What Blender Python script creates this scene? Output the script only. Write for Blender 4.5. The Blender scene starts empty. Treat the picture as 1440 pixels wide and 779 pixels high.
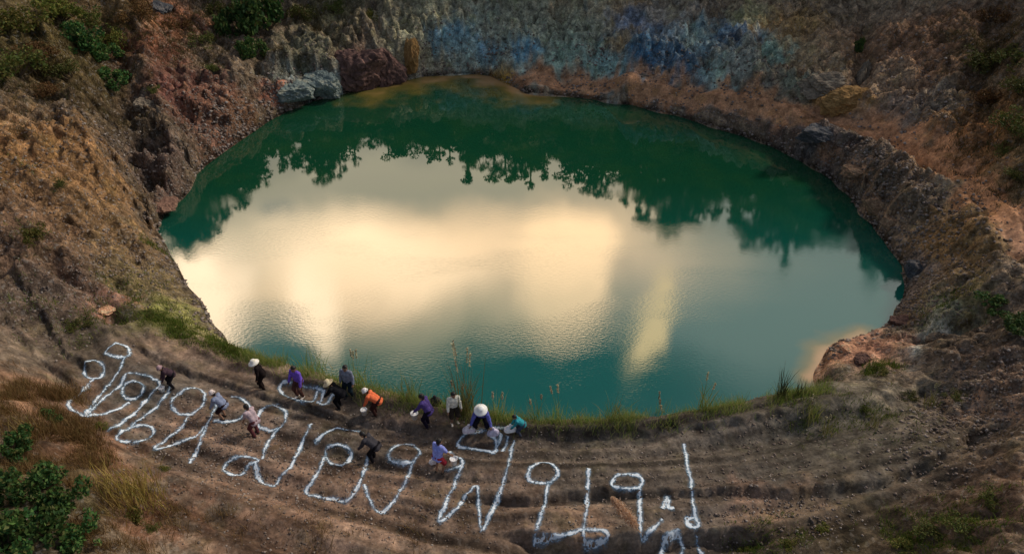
import bpy, math, random
import numpy as np

rng = np.random.default_rng(7)
random.seed(7)
scn = bpy.context.scene
COL = scn.collection
R = math.radians

# ------------------------------------------------------------------ camera
F_PX, PITCH, CAM_Z = 1130.0, R(35.0), 24.0
cam_d = bpy.data.cameras.new('camera')
cam_d.sensor_width = 36.0
cam_d.lens = 36.0 * F_PX / 1440.0
cam_d.clip_end = 3000.0
cam = bpy.data.objects.new('camera', cam_d)
cam.location = (0, 0, CAM_Z)
cam.rotation_euler = (math.pi / 2 - PITCH, 0, 0)
COL.objects.link(cam)
scn.camera = cam

def ray(px, py):
    px = np.asarray(px, float); py = np.asarray(py, float)
    x = (px - 720.0) / F_PX; y = -(py - 389.5) / F_PX
    c, s = math.cos(PITCH), math.sin(PITCH)
    return np.stack([x, c + y * s, -s + y * c], -1)

def at_z(px, py, z):
    d = ray(px, py)
    t = (CAM_Z - z) / -d[..., 2]
    return np.stack([d[..., 0] * t, d[..., 1] * t, CAM_Z + d[..., 2] * t], -1)

# ------------------------------------------------------------------ light
SUN_EL, SUN_AZ = R(38), R(64)          # azimuth from the view direction (+Y) towards +X
scn.view_settings.view_transform = 'Standard'
scn.view_settings.look = 'None'
scn.view_settings.exposure = 0.0
scn.view_settings.gamma = 1.0
scn.view_settings.use_curve_mapping = False
sd = bpy.data.lights.new('sun', 'SUN')
sd.energy = 1.9
sd.angle = R(7)
sd.color = (1.0, 0.90, 0.77)
so = bpy.data.objects.new('sun', sd)
so.rotation_euler = (math.pi / 2 - SUN_EL, 0, math.pi - SUN_AZ)
COL.objects.link(so)

class NT:
    """tiny node-tree helper"""
    def __init__(s, tree):
        s.t = tree; s.n = tree.nodes; s.l = tree.links
    def node(s, typ, **kw):
        nd = s.n.new(typ)
        for k, v in kw.items():
            setattr(nd, k, v)
        return nd
    def put(s, sock, v):
        if isinstance(v, bpy.types.NodeSocket):
            s.l.new(v, sock)
        elif v is not None:
            if hasattr(sock, 'default_value'):
                try:
                    sock.default_value = v
                except Exception:
                    sock.default_value = (*v, 1.0)
    def math(s, op, a, b=None, c=None, clamp=False):
        nd = s.node('ShaderNodeMath', operation=op); nd.use_clamp = clamp
        s.put(nd.inputs[0], a)
        if b is not None: s.put(nd.inputs[1], b)
        if c is not None: s.put(nd.inputs[2], c)
        return nd.outputs[0]
    def mix(s, fac, a, b, mode='MIX'):
        nd = s.node('ShaderNodeMix'); nd.data_type = 'RGBA'; nd.blend_type = mode
        s.put(nd.inputs[0], fac); s.put(nd.inputs[6], a); s.put(nd.inputs[7], b)
        return nd.outputs[2]
    def noise(s, vec, scale, detail=4, rough=0.55, dist=0.0):
        nd = s.node('ShaderNodeTexNoise')
        nd.inputs['Scale'].default_value = scale
        nd.inputs['Detail'].default_value = detail
        nd.inputs['Roughness'].default_value = rough
        nd.inputs['Distortion'].default_value = dist
        if vec is not None: s.l.new(vec, nd.inputs['Vector'])
        return nd.outputs['Fac']
    def ramp(s, fac, stops):
        nd = s.node('ShaderNodeValToRGB')
        cr = nd.color_ramp
        while len(cr.elements) < len(stops): cr.elements.new(0.5)
        for e, (p, c) in zip(cr.elements, stops):
            e.position = p; e.color = (*c, 1.0) if len(c) == 3 else c
        s.put(nd.inputs[0], fac)
        return nd.outputs[0]
    def maprange(s, v, a, b, c=0.0, d=1.0, smooth=True):
        nd = s.node('ShaderNodeMapRange')
        nd.interpolation_type = 'SMOOTHSTEP' if smooth else 'LINEAR'
        s.put(nd.inputs[0], v)
        for i, q in enumerate((a, b, c, d)): s.put(nd.inputs[1 + i], q)
        return nd.outputs[0]

world = bpy.data.worlds.new('World')
scn.world = world
world.use_nodes = True
W = NT(world.node_tree)
W.n.clear()
sky = W.node('ShaderNodeTexSky', sky_type='NISHITA')
sky.sun_disc = False
sky.sun_elevation = SUN_EL
sky.sun_rotation = SUN_AZ
sky.dust_density = 2.0
tc = W.node('ShaderNodeTexCoord')
sep = W.node('ShaderNodeSeparateXYZ')
W.l.new(tc.outputs['Generated'], sep.inputs[0])
# directions as azimuth / elevation; clouds are soft banks at fixed places in the sky
nz1 = W.node('ShaderNodeTexNoise'); nz1.inputs['Scale'].default_value = 7.0; nz1.inputs['Detail'].default_value = 5
W.l.new(tc.outputs['Generated'], nz1.inputs['Vector'])
sepn = W.node('ShaderNodeSeparateColor'); W.l.new(nz1.outputs['Color'], sepn.inputs[0])
az = W.math('ARCTAN2', sep.outputs[0], sep.outputs[1])
el = W.math('ARCSINE', sep.outputs[2])
az = W.math('ADD', az, W.math('MULTIPLY', W.math('SUBTRACT', sepn.outputs[0], 0.5), 0.15))
el = W.math('ADD', el, W.math('MULTIPLY', W.math('SUBTRACT', sepn.outputs[1], 0.5), 0.12))

def sky_dir(px, py):
    d = ray(px, py); d = d / np.linalg.norm(d)
    return math.atan2(d[0], d[1]), math.asin(-d[2])

def bank(px, py, hw, hh, soft=0.55, rot=0.0):
    """a soft cloud bank where the lake pixel (px, py) mirrors the sky"""
    a0, e0 = sky_dir(px, py)
    wa = abs(sky_dir(px + hw, py)[0] - a0); we = abs(sky_dir(px, py + hh)[1] - e0)
    da = W.math('SUBTRACT', az, a0); de = W.math('SUBTRACT', el, e0)
    if rot:
        c, s_ = math.cos(rot), math.sin(rot)
        da, de = (W.math('ADD', W.math('MULTIPLY', da, c), W.math('MULTIPLY', de, s_)),
                  W.math('SUBTRACT', W.math('MULTIPLY', de, c), W.math('MULTIPLY', da, s_)))
    q = W.math('SQRT', W.math('ADD', W.math('POWER', W.math('ABSOLUTE', W.math('DIVIDE', da, wa)), 2.0),
                              W.math('POWER', W.math('ABSOLUTE', W.math('DIVIDE', de, we)), 2.0)))
    return W.maprange(q, 1.0 + soft, 1.0 - soft, 0.0, 1.0)

CLOUDS = [   # px, py, half width, half height, softness, rotation, colour, amount
    (1080, 400, 340, 160, 0.60, 0.0, (1.05, 1.10, 1.00), 0.9),
    (680, 532, 360, 70, 0.55, 0.0, (0.07, 0.14, 0.18), 0.95),
    (560, 280, 380, 90, 0.50, 0.0, (2.2, 1.85, 1.35), 0.95),
    (585, 374, 300, 60, 0.85, -0.06, (7.8, 5.2, 3.0), 0.98),
    (784, 388, 66, 84, 0.28, 0.14, (8.8, 5.9, 3.3), 0.9),
    (490, 356, 150, 44, 0.95, 0.25, (9.8, 7.0, 4.3), 0.75),
    (300, 415, 50, 95, 0.45, 0.1, (9.5, 6.9, 4.5), 0.95),
    (440, 432, 30, 70, 0.45, -0.35, (9.5, 6.9, 4.4), 0.9),
    (908, 455, 20, 82, 0.45, 0.10, (5.4, 3.8, 1.8), 0.85),
    (690, 446, 170, 34, 0.8, -0.1, (3.6, 2.7, 1.6), 0.6),
    (378, 470, 36, 54, 0.6, 0.0, (0.20, 0.36, 0.42), 0.9),
    (388, 285, 22, 9, 0.9, 0.2, (0.9, 0.95, 0.95), 0.7),
]
hz = W.node('ShaderNodeMix'); hz.data_type = 'RGBA'
skyb = W.node('ShaderNodeVectorMath', operation='SCALE'); W.l.new(sky.outputs[0], skyb.inputs[0]); skyb.inputs['Scale'].default_value = 0.09
cur = skyb.outputs[0]
# high thin overcast over the rest of the sky
ov = W.noise(tc.outputs['Generated'], 2.3, 5, 0.55)
cur = W.mix(W.maprange(ov, 0.45, 0.75, 0.05, 0.40), cur, (0.62, 0.58, 0.52, 1.0))
for (px, py, hw, hh, sf, rot, colr, amt) in CLOUDS:
    m = W.math('MULTIPLY', bank(px, py, hw, hh, sf, rot), amt)
    cur = W.mix(m, cur, (*colr, 1.0))
bg = W.node('ShaderNodeBackground'); bg.inputs['Strength'].default_value = 1.0
W.l.new(cur, bg.inputs['Color'])
wo = W.node('ShaderNodeOutputWorld'); W.l.new(bg.outputs[0], wo.inputs[0])

# ------------------------------------------------------------------ helpers
def lin(c):
    c = np.asarray(c, float) / 255.0
    return np.where(c <= 0.04045, c / 12.92, ((c + 0.055) / 1.055) ** 2.4)

K_ALB = 2.25
def alb(c, sat=0.95):
    v = lin(c) * K_ALB * np.array([1.0, 0.975, 0.86])
    g = v @ np.array([.3, .59, .11])
    return np.clip(g + (v - g) * sat, 0.003, 0.8)

def new_mat(name):
    m = bpy.data.materials.new(name); m.use_nodes = True
    n = NT(m.node_tree); n.n.clear()
    out = n.node('ShaderNodeOutputMaterial')
    return m, n, out

def principled(n, out, color, rough=0.9, spec=0.25, normal=None):
    b = n.node('ShaderNodeBsdfPrincipled')
    n.put(b.inputs['Base Color'], color if isinstance(color, bpy.types.NodeSocket) else (*color[:3], 1.0))
    n.put(b.inputs['Roughness'], rough)
    b.inputs['Specular IOR Level'].default_value = spec
    if normal is not None: n.l.new(normal, b.inputs['Normal'])
    n.l.new(b.outputs[0], out.inputs[0])
    return b

def mesh_np(name, v, faces, mats, smooth=False):
    """mesh from an (n,3) array and a list of (m,k) index arrays"""
    me = bpy.data.meshes.new(name)
    v = np.asarray(v, np.float32)
    if not isinstance(faces, list): faces = [faces]
    faces = [np.asarray(f, np.int32) for f in faces if len(f)]
    nl = sum(f.size for f in faces); nf = sum(len(f) for f in faces)
    me.vertices.add(len(v)); me.vertices.foreach_set('co', v.ravel())
    me.loops.add(nl); me.loops.foreach_set('vertex_index', np.concatenate([f.ravel() for f in faces]))
    starts, tot = [], []
    o = 0
    for f in faces:
        k = f.shape[1]
        starts.append(o + np.arange(len(f)) * k); o += f.size
    me.polygons.add(nf); me.polygons.foreach_set('loop_start', np.concatenate(starts).astype(np.int32))
    if smooth: me.polygons.foreach_set('use_smooth', np.ones(nf, bool))
    me.update(calc_edges=True)
    for m in (mats if isinstance(mats, (list, tuple)) else [mats]): me.materials.append(m)
    return me

def link(name, me, parent=None):
    o = bpy.data.objects.new(name, me); COL.objects.link(o)
    if parent is not None: o.parent = parent
    return o

def tag(o, label=None, cat=None, group=None, kind=None):
    if label: o['label'] = label
    if cat: o['category'] = cat
    if group: o['group'] = group
    if kind: o['kind'] = kind
    return o

def thing(name, label, cat, loc=(0, 0, 0), rz=0.0, group=None, scale=1.0):
    o = bpy.data.objects.new(name, None); COL.objects.link(o)
    o.location = [float(q) for q in loc]; o.rotation_euler = (0, 0, rz); o.scale = (scale,) * 3
    o.empty_display_size = 0.2
    return tag(o, label, cat, group)

# gradient noise ------------------------------------------------------
def _h(ix, iy, seed):
    h = (ix.astype(np.int64) * 374761393 + iy.astype(np.int64) * 668265263 + seed * 974711) & 0x7fffffff
    h = ((h ^ (h >> 13)) * 1274126177) & 0x7fffffff
    return (h ^ (h >> 16)) & 0xffff

def pnoise(x, y, seed=0):
    ix = np.floor(x); iy = np.floor(y); fx = x - ix; fy = y - iy
    u = fx * fx * fx * (fx * (fx * 6 - 15) + 10); v = fy * fy * fy * (fy * (fy * 6 - 15) + 10)
    def g(dx, dy):
        a = _h(ix + dx, iy + dy, seed) * (2 * math.pi / 65536.0)
        return np.cos(a) * (fx - dx) + np.sin(a) * (fy - dy)
    a = g(0, 0); b = g(1, 0); c = g(0, 1); d = g(1, 1)
    return (a + (b - a) * u + (c - a) * v + (a - b - c + d) * u * v) * 1.5

def fbm(x, y, octv=4, seed=0, gain=0.5, ridged=False):
    s = np.zeros_like(x); amp = 1.0; f = 1.0; tot = 0
    for k in range(octv):
        n = pnoise(x * f + 17.3 * k, y * f - 9.1 * k, seed + k)
        s += amp * ((1 - 2 * np.abs(n)) if ridged else n); tot += amp
        amp *= gain; f *= 2.03
    return s / tot

def cells(x, y, seed=0):
    """broken blocks: a random level per cell and the distance to the cell border"""
    ix = np.floor(x).astype(np.int64); iy = np.floor(y).astype(np.int64)
    f1 = np.full(x.shape, 9.0); f2 = np.full(x.shape, 9.0); lv = np.zeros(x.shape)
    for dx in (-1, 0, 1):
        for dy in (-1, 0, 1):
            h1 = _h(ix + dx, iy + dy, seed); h2 = _h(ix + dx, iy + dy, seed + 77)
            px_ = ix + dx + h1 / 65536.0; py_ = iy + dy + h2 / 65536.0
            d = np.hypot(x - px_, y - py_)
            n1 = d < f1
            f2 = np.where(n1, f1, np.minimum(f2, d)); f1 = np.where(n1, d, f1)
            # tilted top per block
            tx = ((h1 * 7) % 1000) / 500.0 - 1; ty = ((h2 * 7) % 1000) / 500.0 - 1
            lv = np.where(n1, ((h1 ^ h2) % 1000) / 1000.0 + 0.5 * (tx * (x - px_) + ty * (y - py_)), lv)
    return lv, f2 - f1

def sstep(a, b, x):
    t = np.clip((x - a) / (b - a), 0, 1)
    return t * t * (3 - 2 * t)

# ------------------------------------------------------------------ terrain shape
CEN = np.array([0.0, 42.0])
SHORE_PX = [(320, 480), (297, 452), (288, 430), (264, 402), (252, 378), (240, 358), (222, 325), (234, 300), (262, 275),
            (277, 245), (305, 222), (330, 204), (355, 187), (380, 170), (408, 156), (440, 143), (470, 136), (500, 128),
            (530, 121), (560, 115), (590, 109), (620, 107), (660, 105), (690, 108), (715, 120), (740, 132), (800, 137), (840, 142), (880, 148),
            (915, 156), (950, 163), (985, 174), (1020, 185), (1050, 194), (1080, 205), (1105, 217), (1130, 230), (1152, 243),
            (1170, 255), (1190, 273), (1205, 292), (1222, 313), (1240, 336), (1256, 358), (1268, 376), (1272, 402), (1266, 425), (1255, 447),
            (1238, 464), (1205, 476), (1175, 482), (1158, 500)]
RIM_PX = [(1150, 545, 1.2), (1130, 551, 1.3), (1095, 556, 1.35), (1060, 562, 1.4), (1010, 573, 1.45), (960, 581, 1.5), (900, 588, 1.5), (860, 590, 1.5),
          (800, 592, 1.5), (740, 591, 1.5), (690, 585, 1.5), (650, 576, 1.45), (600, 566, 1.4), (550, 553, 1.35), (500, 541, 1.25),
          (450, 527, 1.15), (400, 513, 1.0), (360, 503, 0.85), (335, 495, 0.6)]
ctrl = []
shore_w = [at_z(a, b, 0.0)[:2] for a, b in SHORE_PX]
for p in shore_w: ctrl.append((p[0], p[1], 0.0))
near_shore = []
for a, b, z in RIM_PX:
    p = at_z(a, b, z); q = at_z(a, b, 0.0)
    ctrl.append((p[0], p[1], z))
    k = 0.62
    s = p[:2] * (1 - k) + q[:2] * k
    near_shore.append(s); ctrl.append((s[0], s[1], 0.0))
SHORE = np.array(list(shore_w) + near_shore)           # closed polygon, one turn round the lake

HP = [  # px, py, height: slopes, paths and benches read from the photograph
    # far slope
    (420, 100, 1.6), (420, 50, 2.9), (420, 0, 4.4), (520, 60, 2.6), (520, 0, 4.6), (480, 95, 1.5), (560, 85, 1.4), (620, 70, 1.8), (620, 0, 4.7), (700, 60, 2.2), (700, 85, 1.2),
    (700, 0, 4.8), (800, 70, 2.5), (800, 0, 5.0), (900, 75, 2.6), (900, 0, 5.1), (1000, 85, 2.9), (1000, 0, 5.3), (1100, 100, 3.1), (1100, 40, 4.6), (1100, 0, 5.6),
    (1200, 125, 3.2), (1200, 70, 4.8), (1200, 0, 6.2), (1270, 140, 3.9), (1270, 60, 5.7), (1270, 0, 6.8), (1340, 150, 4.7), (1350, 60, 6.6), (1350, 0, 7.6), (1440, 150, 6.2), (1440, 60, 7.9), (1440, 0, 8.8), (1400, 220, 4.6),
    # path along the far and right bank
    (735, 112, 0.5), (790, 114, 0.8), (860, 118, 1.1), (930, 124, 1.4), (1000, 132, 1.7), (1060, 143, 1.95), (1110, 155, 2.15), (1170, 166, 2.4), (1215, 178, 2.55), (1260, 196, 2.7), (1300, 216, 2.9), (1335, 242, 3.05), (1370, 272, 3.2), (1400, 300, 3.35), (1440, 345, 3.7),
    (860, 108, 1.3), (1000, 120, 1.95), (1110, 140, 2.4), (1215, 160, 2.9), (1300, 195, 3.3), (1370, 245, 3.6), (1440, 300, 4.1),
    # right bank between path and water
    (880, 138, 0.7), (1000, 158, 1.1), (1080, 180, 1.3), (1150, 210, 1.4), (1200, 230, 1.7), (1230, 280, 1.35), (1270, 300, 1.8), (1300, 350, 1.7), (1330, 320, 2.3), (1370, 350, 2.8), (1300, 410, 1.5), (1350, 400, 2.5), (1290, 455, 1.2), (1330, 450, 2.1), (1400, 400, 3.2), (1440, 430, 3.9),
    (1250, 485, 1.1), (1215, 500, 0.6), (1180, 510, 0.35), (1170, 530, 0.8), (1220, 530, 1.3), (1300, 500, 2.0), (1380, 490, 3.0), (1440, 500, 4.1), (1440, 560, 4.3), (1380, 560, 3.1), (1300, 570, 2.3), (1440, 640, 4.4), (1400, 620, 3.4),
    # left slope
    (345, 60, 3.0), (330, 130, 1.7), (300, 60, 3.2), (300, 0, 4.8), (250, 180, 1.7), (260, 110, 2.9), (230, 40, 4.4), (220, 0, 5.6), (200, 150, 3.0), (180, 100, 4.4), (150, 40, 5.6), (130, 0, 6.6), (140, 150, 3.8), (150, 210, 3.1), (210, 230, 1.7), (190, 270, 1.5), (100, 100, 5.6), (60, 40, 7.2), (0, 0, 8.4),
    (0, 100, 7.0), (50, 160, 5.4), (0, 200, 5.6), (100, 200, 4.3), (60, 260, 4.5), (120, 300, 3.2), (175, 320, 1.7), (0, 290, 4.8), (40, 340, 3.9), (100, 370, 3.1), (170, 380, 2.0), (210, 370, 1.0), (200, 410, 1.7), (250, 430, 0.9), (150, 440, 2.4), (60, 420, 3.3), (0, 380, 3.9), (0, 440, 3.8),
    (250, 460, 1.4), (300, 480, 0.85), (210, 470, 1.9), (50, 470, 3.0), (100, 490, 2.7), (180, 500, 2.3), (260, 505, 1.7), (320, 515, 1.35), (400, 540, 1.5),
    # trodden ground with the letters
    (120, 540, 2.75), (200, 560, 2.45), (300, 570, 2.1), (400, 580, 1.85), (500, 590, 1.75), (600, 610, 1.8), (700, 615, 1.8), (800, 620, 1.8), (900, 620, 1.85), (1000, 615, 1.9), (1100, 600, 1.9), (1200, 580, 1.95),
    (200, 620, 2.55), (300, 640, 2.3), (400, 660, 2.1), (500, 670, 2.0), (620, 680, 2.0), (720, 685, 2.0), (830, 675, 2.0), (960, 680, 2.05), (1080, 680, 2.1), (1200, 660, 2.3), (1290, 620, 2.5), (1350, 600, 2.8),
    (300, 720, 2.6), (420, 740, 2.3), (560, 740, 2.1), (700, 740, 2.0), (840, 740, 2.0), (1000, 740, 2.05), (1120, 740, 2.3), (1250, 720, 2.7), (1350, 690, 3.3), (1440, 720, 4.6), (1300, 779, 3.2), (1440, 779, 5.0),
    (1150, 779, 2.5), (900, 779, 2.1), (700, 779, 2.1), (500, 779, 2.4), (300, 779, 3.0),
    # mound at the lower left
    (60, 540, 3.4), (0, 520, 4.2), (0, 600, 4.6), (60, 620, 4.1), (120, 620, 3.3), (0, 700, 5.0), (80, 700, 4.7), (140, 690, 3.9), (0, 779, 5.4), (110, 779, 4.7), (200, 740, 3.2), (180, 680, 3.0),
]
def inside(xy, poly):
    c = np.zeros(len(xy), bool)
    P0 = np.asarray(poly); P1 = np.roll(P0, -1, 0)
    for (ax, ay), (bx, by) in zip(P0, P1):
        m = ((ay > xy[:, 1]) != (by > xy[:, 1]))
        xx = (bx - ax) * (xy[:, 1] - ay) / (by - ay + 1e-12) + ax
        c ^= m & (xy[:, 0] < xx)
    return c
def seg_dist(xy, poly, closed=False):
    P0 = np.asarray(poly, float); P1 = np.roll(P0, -1, 0)
    if not closed: P0, P1 = P0[:-1], P1[:-1]
    best = np.full(len(xy), 1e9)
    for a, b in zip(P0, P1):
        ab = b - a; t = np.clip(((xy - a) @ ab) / max(ab @ ab, 1e-9), 0, 1)
        d = np.hypot(xy[:, 0] - a[0] - t * ab[0], xy[:, 1] - a[1] - t * ab[1])
        np.minimum(best, d, out=best)
    return best
for a, b, z in HP:
    while True:                                   # no bank steeper than rock stands
        p = at_z(a, b, z)
        d_ = seg_dist(p[None, :2], SHORE, True)[0]
        if (not inside(p[None, :2], SHORE)[0] and z < 1.9 * d_ + 0.1) or z < 0.15: break
        z *= 0.9
    ctrl.append((p[0], p[1], z))
# the land that rises out of the picture behind the visible slopes
TOP = [(-200, 60, 8.6, 0.75), (-60, 0, 8.8, 0.8), (60, -14, 8.0, 0.9), (220, -14, 6.1, .9), (420, -14, 4.9, .95), (620, -14, 5.2, 1.0), (820, -14, 5.5, 1.15), (1020, -14, 6.0, 1.2), (1220, -14, 7.1, 1.1), (1380, -14, 8.6, 0.8), (1540, 20, 9.0, 0.7)]
for a, b, z, g in TOP:
    p = at_z(a, b, z); d = p[:2] - CEN; d /= np.linalg.norm(d)
    for off, dz in ((3, 3.2 * g), (7, 6.4 * g), (13, 9.0 * g), (24, 10.8 * g), (50, 13.0 * g), (110, 17.0 * g)):
        q = p[:2] + d * off; ctrl.append((q[0], q[1], z + dz))
for x, y, z in [(-30, 40, 7.2), (-36, 32, 9.5), (-31, 24, 7.0), (-26, 14, 6.4), (-45, 20, 11), (-70, 30, 16), (-60, 0, 12), (-25, 0, 6), (-12, 6, 4.2), (0, 8, 2.3), (0, 0, 2.4), (12, 6, 3.0),
                (22, 8, 5.4), (27, 16, 6.6), (30, 28, 6.4), (33, 38, 7.2), (40, 24, 9.5), (45, 45, 12), (70, 30, 15), (60, 0, 11), (0, -15, 3), (0, -60, 6), (-60, -60, 12), (60, -60, 12), (0, -200, 14), (-200, 0, 24), (200, 0, 24), (-150, 160, 26), (150, 160, 26), (0, 230, 28)]:
    ctrl.append((x, y, z))
# lake bed
for k, z in ((0.9, -0.9), (0.75, -1.9), (0.45, -3.0)):
    for p in SHORE[::2]:
        q = CEN + (p - CEN) * k
        q = np.array([0, 40.0]) + (p - np.array([0, 40.0])) * k
        ctrl.append((q[0], q[1], z))
ctrl.append((0, 40, -3.2))
C = np.array(ctrl)
def _rbf(A, B):
    return -np.sqrt(((A[:, None, :] - B[None, :, :]) ** 2).sum(-1) + 0.36)
_n = len(C)
M = np.zeros((_n + 3, _n + 3))
M[:_n, :_n] = _rbf(C[:, :2], C[:, :2]) - np.eye(_n) * 0.02
P = np.c_[np.ones(_n), C[:, :2]]
M[:_n, _n:] = P; M[_n:, :_n] = P.T
wgt = np.linalg.solve(M, np.r_[C[:, 2], 0, 0, 0])
C32 = C[:, :2].astype(np.float32); w32 = wgt[:_n].astype(np.float32)
def base_h(xy):
    xy = np.asarray(xy, float); out = np.empty(len(xy))
    for i in range(0, len(xy), 20000):
        q = xy[i:i + 20000].astype(np.float32)
        d2 = (q[:, 0:1] - C32[None, :, 0]) ** 2 + (q[:, 1:2] - C32[None, :, 1]) ** 2
        out[i:i + 20000] = -(np.sqrt(d2 + 0.36) @ w32)
    return out + wgt[_n] + xy @ wgt[_n + 1:]

def w2(px, py, z=2.0):
    return at_z(px, py, z)[:2]

LEDGES = [  # polylines of low steps in the trodden ground (px, py, z), drop, sharpness
    ([(600, 682), (660, 696), (720, 704), (790, 702), (830, 693), (900, 696), (980, 699), (1060, 701), (1150, 702), (1230, 696), (1300, 672), (1350, 640), (1385, 605)], 2.1, 0.34),
    ([(700, 752), (800, 764), (900, 766), (1000, 758), (1090, 762)], 2.0, 0.55),
    ([(120, 470), (200, 500), (300, 530), (400, 565), (520, 590), (640, 606), (760, 610), (900, 606), (1040, 600), (1150, 588)], 1.9, 0.28),
    ([(0, 330), (30, 400), (80, 470), (130, 500)], 3.6, 0.34),
    ([(0, 440), (50, 490), (100, 520)], 3.6, 0.28),
]
SMOOTH = [(150, 530, 2.5, 5), (220, 560, 2.4, 6), (350, 590, 2, 6), (450, 620, 2, 6), (550, 640, 2, 7), (700, 640, 2, 7), (850, 650, 2, 7), (1000, 650, 2, 7), (1130, 640, 2, 6), (450, 720, 2, 6), (650, 740, 2, 6), (850, 740, 2, 6), (500, 570, 1.6, 4), (650, 590, 1.6, 4)]
PATH_W = np.array([w2(*q) for q in [(735, 112, .5), (790, 114, .8), (860, 118, 1.1), (930, 124, 1.4), (1000, 132, 1.7), (1060, 143, 1.95), (1110, 155, 2.15), (1170, 166, 2.4), (1215, 178, 2.55), (1260, 196, 2.7), (1300, 216, 2.9), (1335, 242, 3.05), (1370, 272, 3.2), (1400, 300, 3.35), (1440, 345, 3.7)]])
def smoothness(xy):
    s = np.zeros(len(xy))
    for a, b, z, r in SMOOTH:
        p = w2(a, b, z); s = np.maximum(s, np.exp(-((xy[:, 0] - p[0]) ** 2 + (xy[:, 1] - p[1]) ** 2) / (2 * (0.62 * r) ** 2)) * 1.4)
    s = np.maximum(s, 1.25 * np.exp(-(seg_dist(xy, PATH_W) / 1.1) ** 2))
    return np.clip(s, 0, 1)

CARVE = [  # gullies (negative) and spurs (positive) that break up the slopes: line, height, depth, width
    ([(150, 70), (165, 120), (175, 170), (195, 215), (215, 255)], 3.4, -1.5, 1.1),
    ([(205, 60), (215, 120), (240, 180), (262, 235)], 3.0, 0.7, 0.8),
    ([(90, 120), (110, 180), (150, 240), (200, 285)], 4.0, 0.8, 0.9),
    ([(60, 300), (110, 330), (160, 370)], 3.6, -0.6, 0.6),
    ([(70, 380), (120, 400), (150, 425)], 3.2, -0.7, 0.5),
    ([(1212, 30), (1214, 75), (1212, 115)], 4.5, -0.9, 0.5),
    ([(780, 10), (790, 60), (795, 92)], 3.2, -0.6, 0.5),
    ([(1040, 10), (1045, 50), (1050, 82)], 3.8, 0.4, 0.6),
    ([(660, 10), (655, 50), (650, 85)], 3.0, 0.5, 0.5),
    ([(1385, 60), (1390, 120), (1400, 180)], 6.0, -1.1, 0.9),
    ([(1340, 250), (1370, 300), (1390, 350), (1400, 400)], 3.4, 0.5, 0.5),
    ([(1330, 440), (1390, 440), (1440, 450)], 3.2, -0.9, 0.7),
    ([(1230, 470), (1290, 468), (1350, 462)], 1.8, -0.3, 0.35),
    ([(1160, 510), (1200, 498), (1235, 492)], 0.6, 0.30, 0.8),
]
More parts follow.
